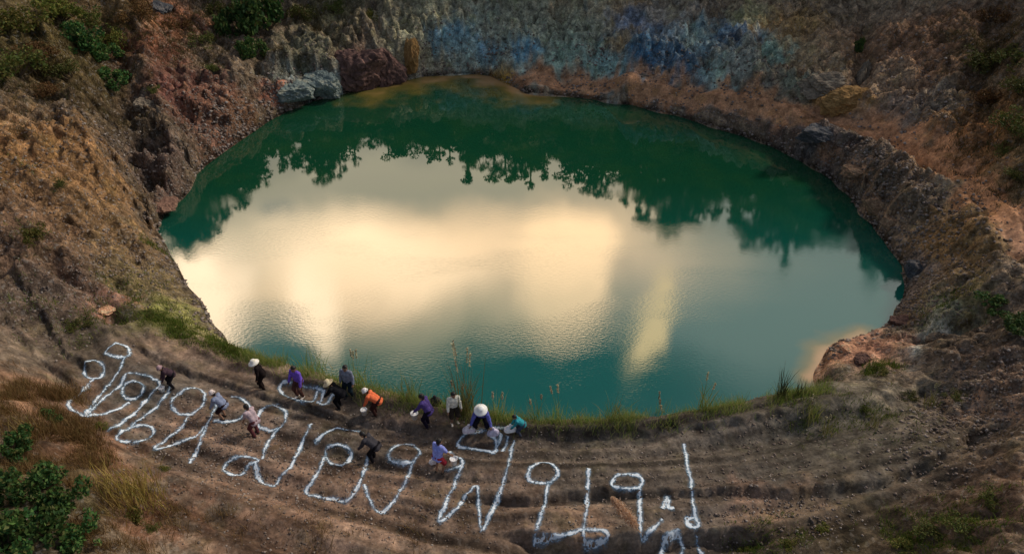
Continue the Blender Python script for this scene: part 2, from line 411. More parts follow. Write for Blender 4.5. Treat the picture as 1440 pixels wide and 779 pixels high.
def height(xy):
    xy = np.asarray(xy, float)
    x, y = xy[:, 0], xy[:, 1]
    h = base_h(xy)
    ds = seg_dist(xy, SHORE, True); ins = inside(xy, SHORE)
    sm = smoothness(xy); rock = 1 - 0.93 * sm
    far = sstep(60, 120, np.hypot(x, y - 42))
    bankw = sstep(0.0, 2.2, ds)
    n_big = fbm(x / 4.0, y / 4.0, 3, 11) * 0.75
    n_rid = fbm(x / 1.7 + 0.4 * n_big, y / 1.7, 4, 23, 0.55, True) * 0.42
    n_fine = fbm(x / 0.42, y / 0.42, 3, 41) * 0.11
    th = np.arctan2(y - 42, x); rr = np.hypot(x, y - 42)
    gul = fbm(th * 14 + 0.6 * n_big, rr / 5.0, 3, 57, 0.55, True) * 0.55          # gullies run down the slopes
    qx = x + 0.5 * n_rid; qy = y + 0.5 * n_fine * 4
    l1, e1 = cells(qx / 1.7, qy / 1.7, 71); l2, e2 = cells(qx / 0.62, qy / 0.62, 73)
    craggy = sstep(-0.25, 0.25, fbm(x / 7.0, y / 7.0, 3, 79) + 0.25 * (ds < 6) - 0.1)
    craggy = craggy * (1 - 0.7 * sstep(-13, -16, x) * sstep(40, 37, y))
    blk = craggy * ((l1 - .5) * 0.75 * sstep(0, .18, e1) + (l2 - .5) * 0.34 * sstep(0, .2, e2) - 0.12 * sstep(.12, 0, e2))   # broken rock faces
    d = rock * bankw * (n_big + n_rid + gul * 1.25 * sstep(1.0, 4.0, h) + blk) + (0.18 + 0.82 * rock) * bankw * n_fine
    # low broken cliff along the rocky part of the shore
    rs = sstep(0.05, 0.35, np.where(y > 43, 1.0, 0.0) + sstep(36, 43, y)) * (1 - sm)
    top = 0.55 + 0.75 * l1 + 0.45 * (l2 - .5) + 0.35 * fbm(th * 7, rr / 4, 2, 151)
    d += rock * rs * np.clip(top, 0, 2) * sstep(0.10, 0.75, ds + 0.45 * (l2 - .5)) * sstep(7.5, 1.2, ds)
    # vertical cracks and fins on the high faces
    fin = fbm(th * 30 + 0.5 * n_rid, rr / 3.5, 3, 161, 0.55, True)
    d += rock * (0.40 * (fin - 0.45) - 0.5 * sstep(0.25, 0.0, np.abs(fbm(th * 11, rr / 7, 2, 163))) * 0.6) * sstep(0.8, 3.0, h) * sstep(38, 46, y)
    # wheel ruts and trodden benches follow the shore
    rut = fbm(ds / 0.55, th * 5.0, 3, 83) * 0.10 + fbm(ds / 0.9, th * 1.5, 2, 85) * 0.30 + fbm(ds / 1.7, th * 1.2, 2, 91) * 0.50
    d += sm * sstep(0.8, 2.0, ds) * rut * (h < 5)
    d += sm * (fbm(x / 0.16, y / 0.16, 2, 97) * 0.030 + fbm(x / 0.5, y / 0.5, 2, 98) * 0.035)
    lip = rock * np.exp(-(ds / 0.9) ** 2) * (0.28 + 0.30 * fbm(x / 0.9, y / 0.9, 3, 101)) * sstep(0.02, 0.3, ds)   # undercut lip along the water
    for pts, z_, dep, wid in CARVE:
        pw = np.array([w2(a, c_, z_) for a, c_ in pts])
        dd = seg_dist(xy, pw) / (wid * (1 + 0.35 * n_rid))
        d = d + dep * np.exp(-dd ** 2) * sstep(0.2, 1.5, ds)
    h = h + np.where(ins, 0.0, d + lip) + far * fbm(x / 40, y / 40, 3, 5) * 4
    for poly, z, drop in LEDGES:
        pw = np.array([w2(a, b, z) for a, b in poly])
        dd = seg_dist(xy, pw)
        t0 = (pw[1] - pw[0]) / np.linalg.norm(pw[1] - pw[0])
        # signed side: towards the camera is lower
        near = dd < 2.5
        if not near.any(): continue
        q = xy[near]
        P0, P1 = pw[:-1], pw[1:]
        best = np.full(len(q), 1e9); sg = np.zeros(len(q)); te = np.zeros(len(q))
        for k, (a, b) in enumerate(zip(P0, P1)):
            ab = b - a; t = np.clip(((q - a) @ ab) / (ab @ ab), 0, 1)
            e = np.hypot(q[:, 0] - a[0] - t * ab[0], q[:, 1] - a[1] - t * ab[1])
            side = (ab[0] * (q[:, 1] - a[1]) - ab[1] * (q[:, 0] - a[0])) / np.linalg.norm(ab)
            m = e < best; best[m] = e[m]; sg[m] = side[m]; te[m] = (k + t[m]) / len(P0)
        wob = fbm(q[:, 0] / 0.8, q[:, 1] / 0.8, 3, 131) * 0.28
        s_ = sg + wob
        end = sstep(0, 0.12, te) * sstep(1, 0.88, te)
        trench = -0.20 * np.exp(-((s_ + 0.12) / 0.16) ** 2) * (drop > 0.4)
        prof = trench + np.where(s_ > 0, 0.45 * drop * np.exp(-s_ / 1.7), -0.55 * drop * np.exp(s_ / 1.7)) * sstep(0.0, 0.10, np.abs(s_))
        h[near] += prof * end
    return h

# cached grid for ray casting
GX = np.arange(-60, 60.01, 0.25); GY = np.arange(4, 110.01, 0.25)
gx, gy = np.meshgrid(GX, GY)
GH = height(np.c_[gx.ravel(), gy.ravel()]).reshape(gx.shape)
def grid_h(x, y):
    u = np.clip((x - GX[0]) / 0.25, 0, len(GX) - 1.001); v = np.clip((y - GY[0]) / 0.25, 0, len(GY) - 1.001)
    i = u.astype(int); j = v.astype(int); fu = u - i; fv = v - j
    return (GH[j, i] * (1 - fu) + GH[j, i + 1] * fu) * (1 - fv) + (GH[j + 1, i] * (1 - fu) + GH[j + 1, i + 1] * fu) * fv
def on_ground(px, py):
    """where the line of sight through a pixel of the photograph meets the land (or the water)"""
    d = ray(np.atleast_1d(px), np.atleast_1d(py)); d = d / np.linalg.norm(d, axis=1)[:, None]
    t = np.full(len(d), 15.0); hit = np.zeros(len(d), bool)
    for _ in range(900):
        x = d[:, 0] * t; y = d[:, 1] * t; z = CAM_Z + d[:, 2] * t
        gz = np.maximum(grid_h(x, y), 0.0)
        hit |= z <= gz + 0.01
        if hit.all(): break
        t = np.where(hit, t, t + np.maximum(0.02, 0.35 * (z - gz)))
        t = np.minimum(t, 140)
    x = d[:, 0] * t; y = d[:, 1] * t
    return np.c_[x, y, grid_h(x, y)]
def g1(px, py):
    return on_ground([px], [py])[0]

# ------------------------------------------------------------------ terrain mesh
th_n = 1700
u = np.linspace(0, 1, th_n, endpoint=False)
th = 2 * math.pi * u - math.pi / 2
th = th - 0.30 * np.sin(2 * math.pi * u)          # denser towards the camera side
r_in = np.array([0.01, 4, 8, 11, 13.5, 15.2])
r_mid = np.arange(16.0, 38.0, 0.085)
r_mid2 = 38.0 * 1.006 ** np.arange(0, 60)
r_out = r_mid2[-1] * 1.09 ** np.arange(1, 34)
rr = np.concatenate([r_in, r_mid, r_mid2, r_out])
TH, RR = np.meshgrid(th, rr)
vx = (CEN[0] + RR * np.cos(TH)).ravel(); vy = (CEN[1] - 1.0 + RR * np.sin(TH)).ravel()
XY = np.c_[vx, vy]
HZ = height(XY)
nr = len(rr)
i0 = (np.arange(nr - 1)[:, None] * th_n + np.arange(th_n)[None, :]); i1 = (np.arange(nr - 1)[:, None] * th_n + (np.arange(th_n)[None, :] + 1) % th_n)
quads = np.stack([i0, i1, i1 + th_n, i0 + th_n], -1).reshape(-1, 4)

# mineral and soil colours (sited in the world, with some shade painted in)
PAINT = [  # px, py, radius m, sRGB, strength
    (60, 230, 5.5, (122, 92, 62), .9), (130, 330, 4, (108, 86, 62), .9), (0, 330, 4, (96, 74, 58), .8), (200, 400, 2.6, (100, 88, 60), .9), (250, 450, 2.2, (104, 104, 52), .9),
    (140, 430, 1.2, (150, 104, 88), .9), (90, 400, 2.5, (88, 68, 60), .7), (40, 430, 2.5, (82, 70, 62), .8),
    (200, 60, 3.5, (94, 60, 48), .9), (235, 25, 3, (100, 62, 46), .8), (260, 125, 3.2, (104, 68, 64), .95), (300, 150, 2.8, (100, 72, 60), .9), (300, 205, 2.2, (104, 76, 66), .9), (340, 170, 1.8, (110, 82, 64), .8),
    (200, 140, 0.9, (128, 118, 116), .8), (170, 180, 2.6, (62, 54, 46), .9), (220, 220, 2.0, (84, 70, 66), .9), (240, 270, 1.4, (98, 80, 74), .9), (100, 100, 5, (72, 60, 42), .8), (40, 40, 6, (70, 62, 36), .8), (130, 20, 4, (82, 66, 40), .7),
    (400, 110, 1.6, (104, 112, 112), .8), (445, 115, 1.6, (92, 108, 116), .95), (430, 60, 3, (78, 78, 64), .8), (385, 130, 1.2, (126, 82, 66), .9), (520, 92, 2.0, (76, 54, 52), 1.), (490, 100, 1.2, (84, 60, 60), .9), (575, 80, 0.9, (124, 104, 66), .9), (470, 20, 3, (92, 88, 66), .8),
    (640, 45, 4, (92, 102, 100), .8), (740, 50, 4, (88, 104, 102), .9), (840, 60, 4, (88, 104, 104), .9), (940, 60, 4, (84, 98, 108), .9), (1040, 70, 3, (98, 108, 104), .8), (780, 20, 3, (112, 98, 76), .7), (880, 20, 3, (116, 98, 74), .7), (1150, 60, 4, (118, 98, 76), .8), (1280, 80, 5, (112, 88, 70), .8),
    (600, 30, 4, (100, 98, 82), .9), (640, 55, 1.5, (60, 102, 128), .9), (680, 72, 1.0, (56, 100, 132), .9), (655, 80, 1.5, (96, 112, 112), .9), (735, 68, 0.9, (40, 84, 112), 1.), (730, 25, 3, (94, 96, 86), .9), (800, 40, 3, (88, 94, 84), .8), (795, 85, 1.6, (84, 104, 98), .8), (850, 92, 1.4, (84, 110, 112), .8),
    (875, 60, 1.0, (128, 110, 80), .7), (905, 30, 1.7, (58, 76, 100), .9), (912, 70, 1.5, (26, 60, 88), 1.), (962, 85, 1.5, (44, 70, 96), .95), (990, 55, 1.8, (92, 112, 112), .9), (1030, 45, 1.9, (50, 68, 90), .95), (1010, 105, 1.2, (104, 126, 126), .8), (1050, 90, 1.5, (104, 110, 108), .8), (940, 15, 2, (98, 92, 84), .8),
    (1094, 68, 1.2, (104, 138, 132), .8), (1060, 25, 1.8, (126, 126, 98), .8), (1120, 30, 2.6, (134, 110, 76), .9), (1140, 75, 1.6, (126, 112, 88), .9), (1125, 115, 1.3, (92, 100, 92), .8), (1180, 95, 1.6, (120, 112, 92), .8), (1195, 135, 1.3, (124, 88, 42), 1.), (1170, 145, 1, (120, 88, 44), .8),
    (1260, 60, 5, (108, 88, 70), .9), (1330, 60, 5, (104, 78, 62), .8), (1240, 110, 2.2, (118, 102, 86), .8), (1325, 135, 1.5, (122, 116, 106), .85), (1270, 150, 2, (104, 90, 82), .8), (1410, 60, 4, (62, 52, 40), .8), (1400, 160, 3.5, (84, 64, 40), .8), (1370, 210, 3, (118, 84, 56), .9), (1440, 230, 3, (82, 66, 44), .8),
    (1140, 190, 2.0, (58, 62, 70), .95), (1180, 200, 1.6, (56, 60, 68), .9), (1090, 180, 1.2, (96, 76, 72), .8), (1165, 215, 1, (132, 94, 66), .7), (1205, 238, 1.1, (150, 116, 92), .9), (1235, 215, 1.5, (110, 98, 86), .8), (1250, 300, 1.3, (124, 98, 76), .9), (1228, 290, 0.9, (140, 112, 88), .8), (1300, 270, 2.6, (104, 92, 78), .9), (1340, 330, 2.6, (104, 82, 54), .9), (1380, 360, 2.5, (96, 78, 52), .8),
    (1285, 375, 0.9, (64, 70, 84), .9), (1300, 400, 1.2, (66, 58, 56), .8), (1345, 420, 1.6, (102, 92, 56), .8), (1310, 440, 1.3, (86, 100, 92), .8), (1280, 450, 1.2, (96, 76, 54), .8), (1320, 475, 0.8, (140, 142, 136), .9), (1285, 490, .8, (128, 134, 132), .8), (1400, 480, 3, (70, 60, 52), .8), (1400, 560, 2.5, (94, 76, 66), .8), (1340, 590, 1.5, (110, 90, 76), .7),
    (1190, 497, 2.7, (178, 124, 104), 1.), (1168, 506, 1.6, (190, 122, 94), 1.), (1215, 492, 1.5, (176, 118, 96), 1.), (710, 116, 1.2, (196, 128, 62), 1.), (680, 112, 1.2, (190, 122, 54), .9),
    (1180, 570, 4, (84, 78, 68), .9), (1080, 610, 3.5, (82, 74, 66), .8), (1200, 640, 3, (78, 70, 64), .9), (1300, 620, 2.5, (92, 78, 66), .8),
    (900, 575, 1.5, (116, 92, 78), .7), (1010, 580, 1.5, (120, 98, 82), .8), (800, 600, 1.2, (104, 84, 68), .7), (600, 575, 1.6, (124, 98, 80), .9), (560, 570, 1.5, (122, 94, 78), .9), (700, 600, 1.0, (112, 80, 66), .8),
    (250, 500, 2, (112, 90, 76), .8), (350, 535, 1.8, (108, 86, 72), .8), (450, 570, 1.8, (98, 80, 68), .7),
    (200, 560, 2.5, (86, 80, 76), .85), (350, 590, 2.5, (84, 76, 70), .85), (520, 620, 3, (84, 74, 66), .85), (700, 640, 3, (86, 74, 66), .85), (880, 640, 3, (86, 76, 68), .85), (1020, 650, 3, (88, 78, 70), .8),
    (1120, 640, 5, (74, 68, 62), .8), (950, 620, 4, (78, 71, 65), .7), (760, 630, 4, (80, 72, 65), .6), (1200, 600, 4, (76, 72, 64), .7), (650, 600, 2.5, (94, 78, 66), .6),
    (330, 650, 2.5, (106, 84, 70), .9), (430, 710, 2.5, (108, 84, 69), .9), (260, 600, 1.5, (110, 86, 70), .8), (540, 720, 2.5, (112, 88, 72), .85), (700, 745, 2.5, (100, 80, 66), .8), (1130, 712, 1.0, (140, 112, 94), .9), (1060, 715, 1.2, (128, 100, 84), .9), (830, 725, .8, (140, 108, 82), .7), (950, 740, 2, (88, 76, 68), .7), (350, 760, 2, (92, 68, 52), .8), (200, 720, 1.5, (98, 64, 46), .8),
    (60, 560, 2.5, (112, 80, 56), .8), (120, 640, 2, (118, 80, 54), .8), (60, 680, 2.5, (60, 54, 34), .8), (1250, 760, 2.5, (72, 62, 48), .8), (1380, 700, 2.5, (84, 66, 54), .8), (1150, 750, 2, (72, 62, 46), .7),
]
colr = np.tile(alb((92, 80, 68)), (len(XY), 1))
wx = XY[:, 0] + fbm(XY[:, 0] / 1.5, XY[:, 1] / 1.5, 4, 201) * 1.3
wy = XY[:, 1] + fbm(XY[:, 0] / 1.5, XY[:, 1] / 1.5, 4, 211) * 1.3
ore_n = 0.6 * fbm(XY[:, 0] / 0.5, HZ / 2.2 + XY[:, 1] / 3.0, 4, 271, 0.6) + 0.6 * fbm(XY[:, 0] / 0.9, HZ / 0.9 + XY[:, 1] / 1.2, 4, 273, 0.6)
pc = on_ground([p[0] for p in PAINT], [p[1] for p in PAINT])
edge_n = fbm(XY[:, 0] / 0.7, XY[:, 1] / 0.7, 4, 221)
ds_v = seg_dist(XY, SHORE, True)
for (px, py, r, c, s), q in zip(PAINT, pc):
    zs = 1.25
    d = np.sqrt((wx - q[0]) ** 2 + (wy - q[1]) ** 2 + ((HZ - q[2]) * zs) ** 2) / r
    ore = c[2] > c[0] + 4                                          # ore stains run down the face in ragged streaks
    m = (np.minimum(1, 1.05 * s) * (sstep(1.7, 0.2, d * 0.9 + 1.5 * ore_n) * 0.85 if ore else sstep(1.5, 0.35, d + 0.75 * edge_n)))[:, None]
    colr = colr * (1 - m) + alb(c) * m
bankm = (sstep(0.9, 0.3, np.abs(ds_v - 1.2) / 1.6 + 0.4 * edge_n) * sstep(8, 12, XY[:, 0]) * sstep(34, 40, XY[:, 1]) * 0.6)[:, None]      # darker band along the right bank between shore and path
colr = colr * (1 - bankm) + alb((70, 58, 52)) * bankm
dpath = seg_dist(np.c_[wx, wy], PATH_W)
m = (sstep(1.15, 0.45, dpath + 0.4 * edge_n) * 0.95)[:, None]
colr = colr * (1 - m) + alb((152, 112, 84)) * m
# bands of loose and packed soil along the trodden benches, streaks of ore and weathered rock
ds_v = seg_dist(XY, SHORE, True); th_v = np.arctan2(XY[:, 1] - 42, XY[:, 0])
band = fbm(ds_v / 0.70 + edge_n * 0.12, th_v * 1.3, 3, 251) + 0.6 * fbm(ds_v / 0.28 + edge_n * 0.15, th_v * 2.0, 2, 253)
sm_c = smoothness(XY)
colr = colr * np.clip(1 + sm_c * 1.0 * band, 0.4, 1.8)[:, None]
line = sstep(0.55, 0.9, fbm(ds_v / 1.1 + edge_n * 0.15, th_v * 1.6, 2, 255, 0.5, True)) * sstep(-0.1, 0.3, fbm(XY[:, 0] / 3, XY[:, 1] / 3, 2, 257))
colr = colr * (1 - 0.5 * sm_c * line)[:, None]
strk = fbm(th_v * 26 + 0.8 * edge_n, ds_v / 2.5, 4, 261)
colr = colr * (1 + (1 - smoothness(XY)) * 0.42 * strk)[:, None]
hid = (sstep(9.6, 11.0, HZ + edge_n) * (np.abs(XY[:, 0]) < 500) * sstep(52, 60, XY[:, 1]) * 0.85)[:, None]        # scrub covered rim above the quarry
colr = colr * (1 - hid) + np.array([0.035, 0.05, 0.018]) * hid
var = 1 + 0.30 * fbm(XY[:, 0] / 6.0, XY[:, 1] / 6.0, 3, 233) + 0.50 * fbm(XY[:, 0] / 2.2, XY[:, 1] / 2.2, 4, 231) + 0.28 * fbm(XY[:, 0] / 0.35, XY[:, 1] / 0.35, 3, 241)
colr = colr * np.clip(var, 0.45, 1.7)[:, None]
far_w = sstep(54, 60, XY[:, 1]) * sstep(-14, -6, XY[:, 0]) * (HZ < 12)
colr = colr * (1 + 0.55 * far_w)[:, None]                      # paler quarried rock of the far wall
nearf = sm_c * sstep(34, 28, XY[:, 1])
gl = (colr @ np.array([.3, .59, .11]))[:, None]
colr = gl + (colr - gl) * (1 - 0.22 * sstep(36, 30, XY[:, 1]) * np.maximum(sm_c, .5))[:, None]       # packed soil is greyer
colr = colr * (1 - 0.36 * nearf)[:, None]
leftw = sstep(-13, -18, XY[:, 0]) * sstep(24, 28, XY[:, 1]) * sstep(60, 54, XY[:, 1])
colr = colr * (1 - 0.26 * leftw)[:, None]  # left slope's mid shadow and brown tone painted in as darker colour
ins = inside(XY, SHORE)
wet_shade = (sstep(0.55, 0.12, HZ + 0.25 * edge_n) * ~ins * (ds_v < 2.5) * 0.78)[:, None]                   # wetted rock and undercut shadow, both darkened into the colour
colr = colr * (1 - wet_shade)
colr = colr * np.minimum(1.0, 0.46 / colr.max(1))[:, None]          # no soil is paler than this, hue kept
sm_v = smoothness(XY)

gm, n, out = new_mat('ground soil and rock')
geo = n.node('ShaderNodeNewGeometry')
at = n.node('ShaderNodeAttribute'); at.attribute_name = 'soil'
ar = n.node('ShaderNodeAttribute'); ar.attribute_name = 'trodden'
pos = geo.outputs['Position']
f1 = n.noise(pos, 1.7, 8, 0.62); f2 = n.noise(pos, 9.0, 6, 0.62); f3 = n.noise(pos, 0.9, 5, 0.6)
wp = n.node('ShaderNodeVectorMath', operation='ADD'); n.l.new(pos, wp.inputs[0])
wn_ = n.node('ShaderNodeTexNoise'); wn_.inputs['Scale'].default_value = 2.0; wn_.inputs['Detail'].default_value = 3; n.l.new(pos, wn_.inputs['Vector'])
ws = n.node('ShaderNodeVectorMath', operation='SCALE'); n.l.new(wn_.outputs['Color'], ws.inputs[0]); ws.inputs['Scale'].default_value = 0.7; n.l.new(ws.outputs[0], wp.inputs[1])
vor = n.node('ShaderNodeTexVoronoi'); vor.feature = 'F1'; vor.inputs['Scale'].default_value = 3.2; n.l.new(wp.outputs[0], vor.inputs['Vector'])
vo2 = n.node('ShaderNodeTexVoronoi'); vo2.feature = 'F1'; vo2.inputs['Scale'].default_value = 9.0; n.l.new(wp.outputs[0], vo2.inputs['Vector'])
vs = n.node('ShaderNodeSeparateColor'); n.l.new(vor.outputs['Color'], vs.inputs[0])
v2 = n.node('ShaderNodeSeparateColor'); n.l.new(vo2.outputs['Color'], v2.inputs[0])
rocky = n.math('SUBTRACT', 1.0, n.math('MULTIPLY', ar.outputs['Fac'], 0.75))
c = n.mix(1.0, at.outputs['Color'], n.ramp(f1, [(0.30, (0.42, 0.39, 0.37)), (0.5, (1, 1, 1)), (0.70, (1.6, 1.55, 1.48))]), 'MULTIPLY')
c = n.mix(1.0, c, n.ramp(f2, [(0.32, (0.68, 0.66, 0.66)), (0.52, (1, 1, 1)), (0.68, (1.3, 1.28, 1.26))]), 'MULTIPLY')
# each broken stone has its own tone
tone = n.math('ADD', n.math('MULTIPLY', vs.outputs[0], 0.6), n.math('MULTIPLY', v2.outputs[0], 0.5))
c = n.mix(n.math('MULTIPLY', rocky, 0.8), c, n.mix(1.0, c, n.ramp(tone, [(0.1, (0.55, 0.53, 0.52)), (0.5, (0.95, 0.95, 0.95)), (0.95, (1.75, 1.7, 1.65))]), 'MULTIPLY'))
stone = n.mix(n.math('MULTIPLY', rocky, n.maprange(v2.outputs[1], 0.84, 0.95, 0.0, 0.4)), c, (0.36, 0.33, 0.29, 1))
stone = n.mix(n.maprange(f3, 0.54, 0.66, 0.0, 0.5), stone, n.mix(1.0, stone, (0.84, 0.88, 0.66, 1), 'MULTIPLY'))
b1 = n.node('ShaderNodeBump'); b1.inputs['Distance'].default_value = 0.24
hsum = n.math('ADD', f1, n.math('MULTIPLY', f2, 0.35))
hsum = n.math('ADD', hsum, n.math('MULTIPLY', n.math('ADD', n.math('MULTIPLY', vs.outputs[1], 0.55), n.math('MULTIPLY', v2.outputs[2], 0.25)), rocky))
hsum = n.math('SUBTRACT', hsum, n.math('MULTIPLY', vor.outputs['Distance'], n.math('MULTIPLY', rocky, 0.5)))
n.l.new(hsum, b1.inputs['Height'])
n.l.new(n.maprange(ar.outputs['Fac'], 0, 1, 1.0, 0.30), b1.inputs['Strength'])
principled(n, out, stone, 0.95, 0.12, b1.outputs[0])

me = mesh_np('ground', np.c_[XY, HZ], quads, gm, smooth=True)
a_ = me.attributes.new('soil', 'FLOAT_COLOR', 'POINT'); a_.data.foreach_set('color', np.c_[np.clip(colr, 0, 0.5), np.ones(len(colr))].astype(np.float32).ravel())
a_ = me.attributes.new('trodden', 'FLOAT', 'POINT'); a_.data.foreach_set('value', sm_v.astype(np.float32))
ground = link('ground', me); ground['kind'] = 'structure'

# ------------------------------------------------------------------ water
wm, n, out = new_mat('lake water')
geo = n.node('ShaderNodeNewGeometry')
ad = n.node('ShaderNodeAttribute'); ad.attribute_name = 'depth'
pos = geo.outputs['Position']
mp = n.node('ShaderNodeMapping'); mp.inputs['Scale'].default_value = (1.0, 2.2, 1.0); n.l.new(pos, mp.inputs['Vector'])
wv = n.noise(mp.outputs[0], 5.5, 3, 0.55); wv2 = n.noise(mp.outputs[0], 0.12, 2, 0.5)
silt = n.noise(pos, 0.35, 4, 0.6)
deep = n.mix(n.maprange(silt, 0.4, 0.7, 0, 0.6), (0.006, 0.056, 0.026, 1), (0.014, 0.066, 0.024, 1))
sp = n.node('ShaderNodeSeparateXYZ'); n.l.new(pos, sp.inputs[0])
deep = n.mix(n.maprange(sp.outputs[1], 30.0, 46.0, 0.0, 1.0), (0.005, 0.100, 0.084, 1), deep)  # far water darker green: dark tree reflection tinted into its colour
shal = n.mix(n.maprange(ad.outputs['Fac'], 0.10, 0.75, 1.0, 0.0), deep, (0.20, 0.15, 0.03, 1))
shal = n.mix(n.maprange(ad.outputs['Fac'], 0.04, 0.36, 1.0, 0.0), shal, (0.52, 0.30, 0.13, 1))
bp = n.node('ShaderNodeBump'); bp.inputs['Distance'].default_value = 0.02
n.l.new(n.math('MULTIPLY', n.maprange(wv2, 0.42, 0.62, 0.04, 0.15), n.maprange(sp.outputs[1], 36.0, 46.0, 1.0, 0.10)), bp.inputs['Strength']); n.l.new(wv, bp.inputs['Height'])
pb = principled(n, out, shal, 0.012, 0.5, bp.outputs[0])
pb.inputs['IOR'].default_value = 1.85
# sheet of water, fine near the edge so that the shallows follow the shore
rw = np.concatenate([[0.01], np.linspace(3, 15, 12), np.linspace(15.4, 24.5, 60)]); tw = np.linspace(0, 2 * math.pi, 420, endpoint=False)
T2, R2 = np.meshgrid(tw, rw)
wxy = np.c_[(CEN[0] + R2 * np.cos(T2)).ravel(), (41.0 + R2 * np.sin(T2)).ravel()]
# keep it within 0.9 m of the shoreline
nw = len(rw)
dsh = seg_dist(wxy, SHORE, True); inn = inside(wxy, SHORE)
keep = inn | (dsh < 1.0)
j0 = (np.arange(nw - 1)[:, None] * 420 + np.arange(420)[None, :]); j1 = (np.arange(nw - 1)[:, None] * 420 + (np.arange(420)[None, :] + 1) % 420)
wq = np.stack([j0, j1, j1 + 420, j0 + 420], -1).reshape(-1, 4)
wq = wq[keep[wq].all(1)]
# shallows: sand shelves that reach out from the shore
depth = np.full(len(wxy), 3.0)
wn = fbm(wxy[:, 0] / 1.6, wxy[:, 1] / 1.6, 4, 611)
for pts, wide in (([(720, 116), (690, 110), (655, 108)], 1.0), ([(650, 108), (600, 110), (560, 118), (520, 126)], 3.2), ([(690, 110), (715, 116), (745, 128)], 3.4), ([(1215, 478), (1185, 486), (1162, 502), (1150, 530)], 1.25)):
    pw = np.array([at_z(a, c_, 0.0)[:2] for a, c_ in pts])
    dd = seg_dist(wxy, pw)
    if wide == 3.2: dd = 0.35 * wide + dd * 0.65
    depth = np.minimum(depth, 0.62 * dd / wide * (1 + 0.5 * wn) + 0.10 * wn)
me = mesh_np('water', np.c_[wxy, np.zeros(len(wxy))], wq, wm, smooth=True)
a_ = me.attributes.new('depth', 'FLOAT', 'POINT'); a_.data.foreach_set('value', depth.astype(np.float32))
water = link('water', me); water['kind'] = 'structure'

# ------------------------------------------------------------------ vegetation
def leaf_mat(name, cols, rough=0.7, trans=0.25):
    m, n, out = new_mat(name)
    g = n.node('ShaderNodeNewGeometry'); oi = n.node('ShaderNodeObjectInfo')
    k = len(cols) - 1
    c = n.ramp(g.outputs['Random Per Island'], [(i / k, q) for i, q in enumerate(cols)])
    hv = n.node('ShaderNodeHueSaturation'); n.l.new(c, hv.inputs['Color'])
    n.l.new(n.maprange(oi.outputs['Random'], 0, 1, 0.75, 1.3, False), hv.inputs['Value'])
    n.l.new(n.maprange(oi.outputs['Random'], 0, 1, 0.485, 0.515, False), hv.inputs['Hue'])
    b = n.node('ShaderNodeBsdfPrincipled'); n.l.new(hv.outputs[0], b.inputs['Base Color'])
    b.inputs['Roughness'].default_value = rough; b.inputs['Specular IOR Level'].default_value = 0.2
    t = n.node('ShaderNodeBsdfTranslucent'); n.l.new(hv.outputs[0], t.inputs['Color'])
    mx = n.node('ShaderNodeMixShader'); mx.inputs[0].default_value = trans
    n.l.new(b.outputs[0], mx.inputs[1]); n.l.new(t.outputs[0], mx.inputs[2]); n.l.new(mx.outputs[0], out.inputs[0])
    return m
def flat_mat(name, col, rough=0.85, spec=0.2, vary=0.25, scale=9.0):
    m, n, out = new_mat(name)
    tc_ = n.node('ShaderNodeTexCoord')
    f = n.noise(tc_.outputs['Object'], scale, 4, 0.6)
    lo = tuple(q * (1 - vary) for q in col); hi = tuple(min(1, q * (1 + vary)) for q in col)
    b1 = n.node('ShaderNodeBump'); b1.inputs['Strength'].default_value = 0.4; b1.inputs['Distance'].default_value = 0.01
    n.l.new(f, b1.inputs['Height'])
    principled(n, out, n.ramp(f, [(0.3, lo), (0.7, hi)]), rough, spec, b1.outputs[0])
    return m

M_DARKLEAF = leaf_mat('dark green leaves', [(0.016, 0.045, 0.014), (0.030, 0.085, 0.022), (0.055, 0.125, 0.028), (0.10, 0.17, 0.04), (0.12, 0.11, 0.035)])
M_TREELEAF = leaf_mat('tree leaves', [(0.010, 0.040, 0.012), (0.018, 0.062, 0.018), (0.03, 0.085, 0.02)])
M_OLIVE = leaf_mat('olive scrub leaves', [(0.045, 0.065, 0.014), (0.08, 0.11, 0.022), (0.13, 0.14, 0.03), (0.12, 0.08, 0.025)])
M_YELLOW = leaf_mat('yellow green leaves', [(0.06, 0.085, 0.015), (0.11, 0.13, 0.02), (0.16, 0.15, 0.03), (0.20, 0.14, 0.04)])
M_RUST = leaf_mat('dry rust brown leaves', [(0.06, 0.030, 0.012), (0.12, 0.055, 0.018), (0.17, 0.085, 0.03), (0.10, 0.07, 0.02)])
M_DRYGRASS = leaf_mat('dry grass blades', [(0.12, 0.065, 0.02), (0.22, 0.13, 0.045), (0.30, 0.20, 0.08), (0.12, 0.10, 0.025)])
M_HILLGRASS = leaf_mat('hillside grass blades', [(0.05, 0.055, 0.016), (0.11, 0.085, 0.028), (0.15, 0.085, 0.03), (0.17, 0.13, 0.055), (0.07, 0.08, 0.02)])
M_GREENGRASS = leaf_mat('green grass blades', [(0.05, 0.10, 0.012), (0.10, 0.17, 0.018), (0.16, 0.20, 0.03), (0.20, 0.19, 0.05)])
M_BANKGRASS = leaf_mat('lake bank grass blades', [(0.09, 0.15, 0.025), (0.18, 0.26, 0.04), (0.30, 0.32, 0.08), (0.36, 0.31, 0.15), (0.13, 0.21, 0.035)], 0.7, 0.4)
M_GOLD = leaf_mat('golden grass blades', [(0.10, 0.11, 0.02), (0.42, 0.31, 0.08), (0.56, 0.42, 0.14), (0.18, 0.17, 0.03)])
M_REED = leaf_mat('reed blades', [(0.12, 0.15, 0.03), (0.22, 0.23, 0.06), (0.30, 0.24, 0.09), (0.16, 0.19, 0.05)])
M_DARKREED = leaf_mat('dark reed blades', [(0.025, 0.035, 0.015), (0.05, 0.06, 0.02), (0.09, 0.08, 0.03)])
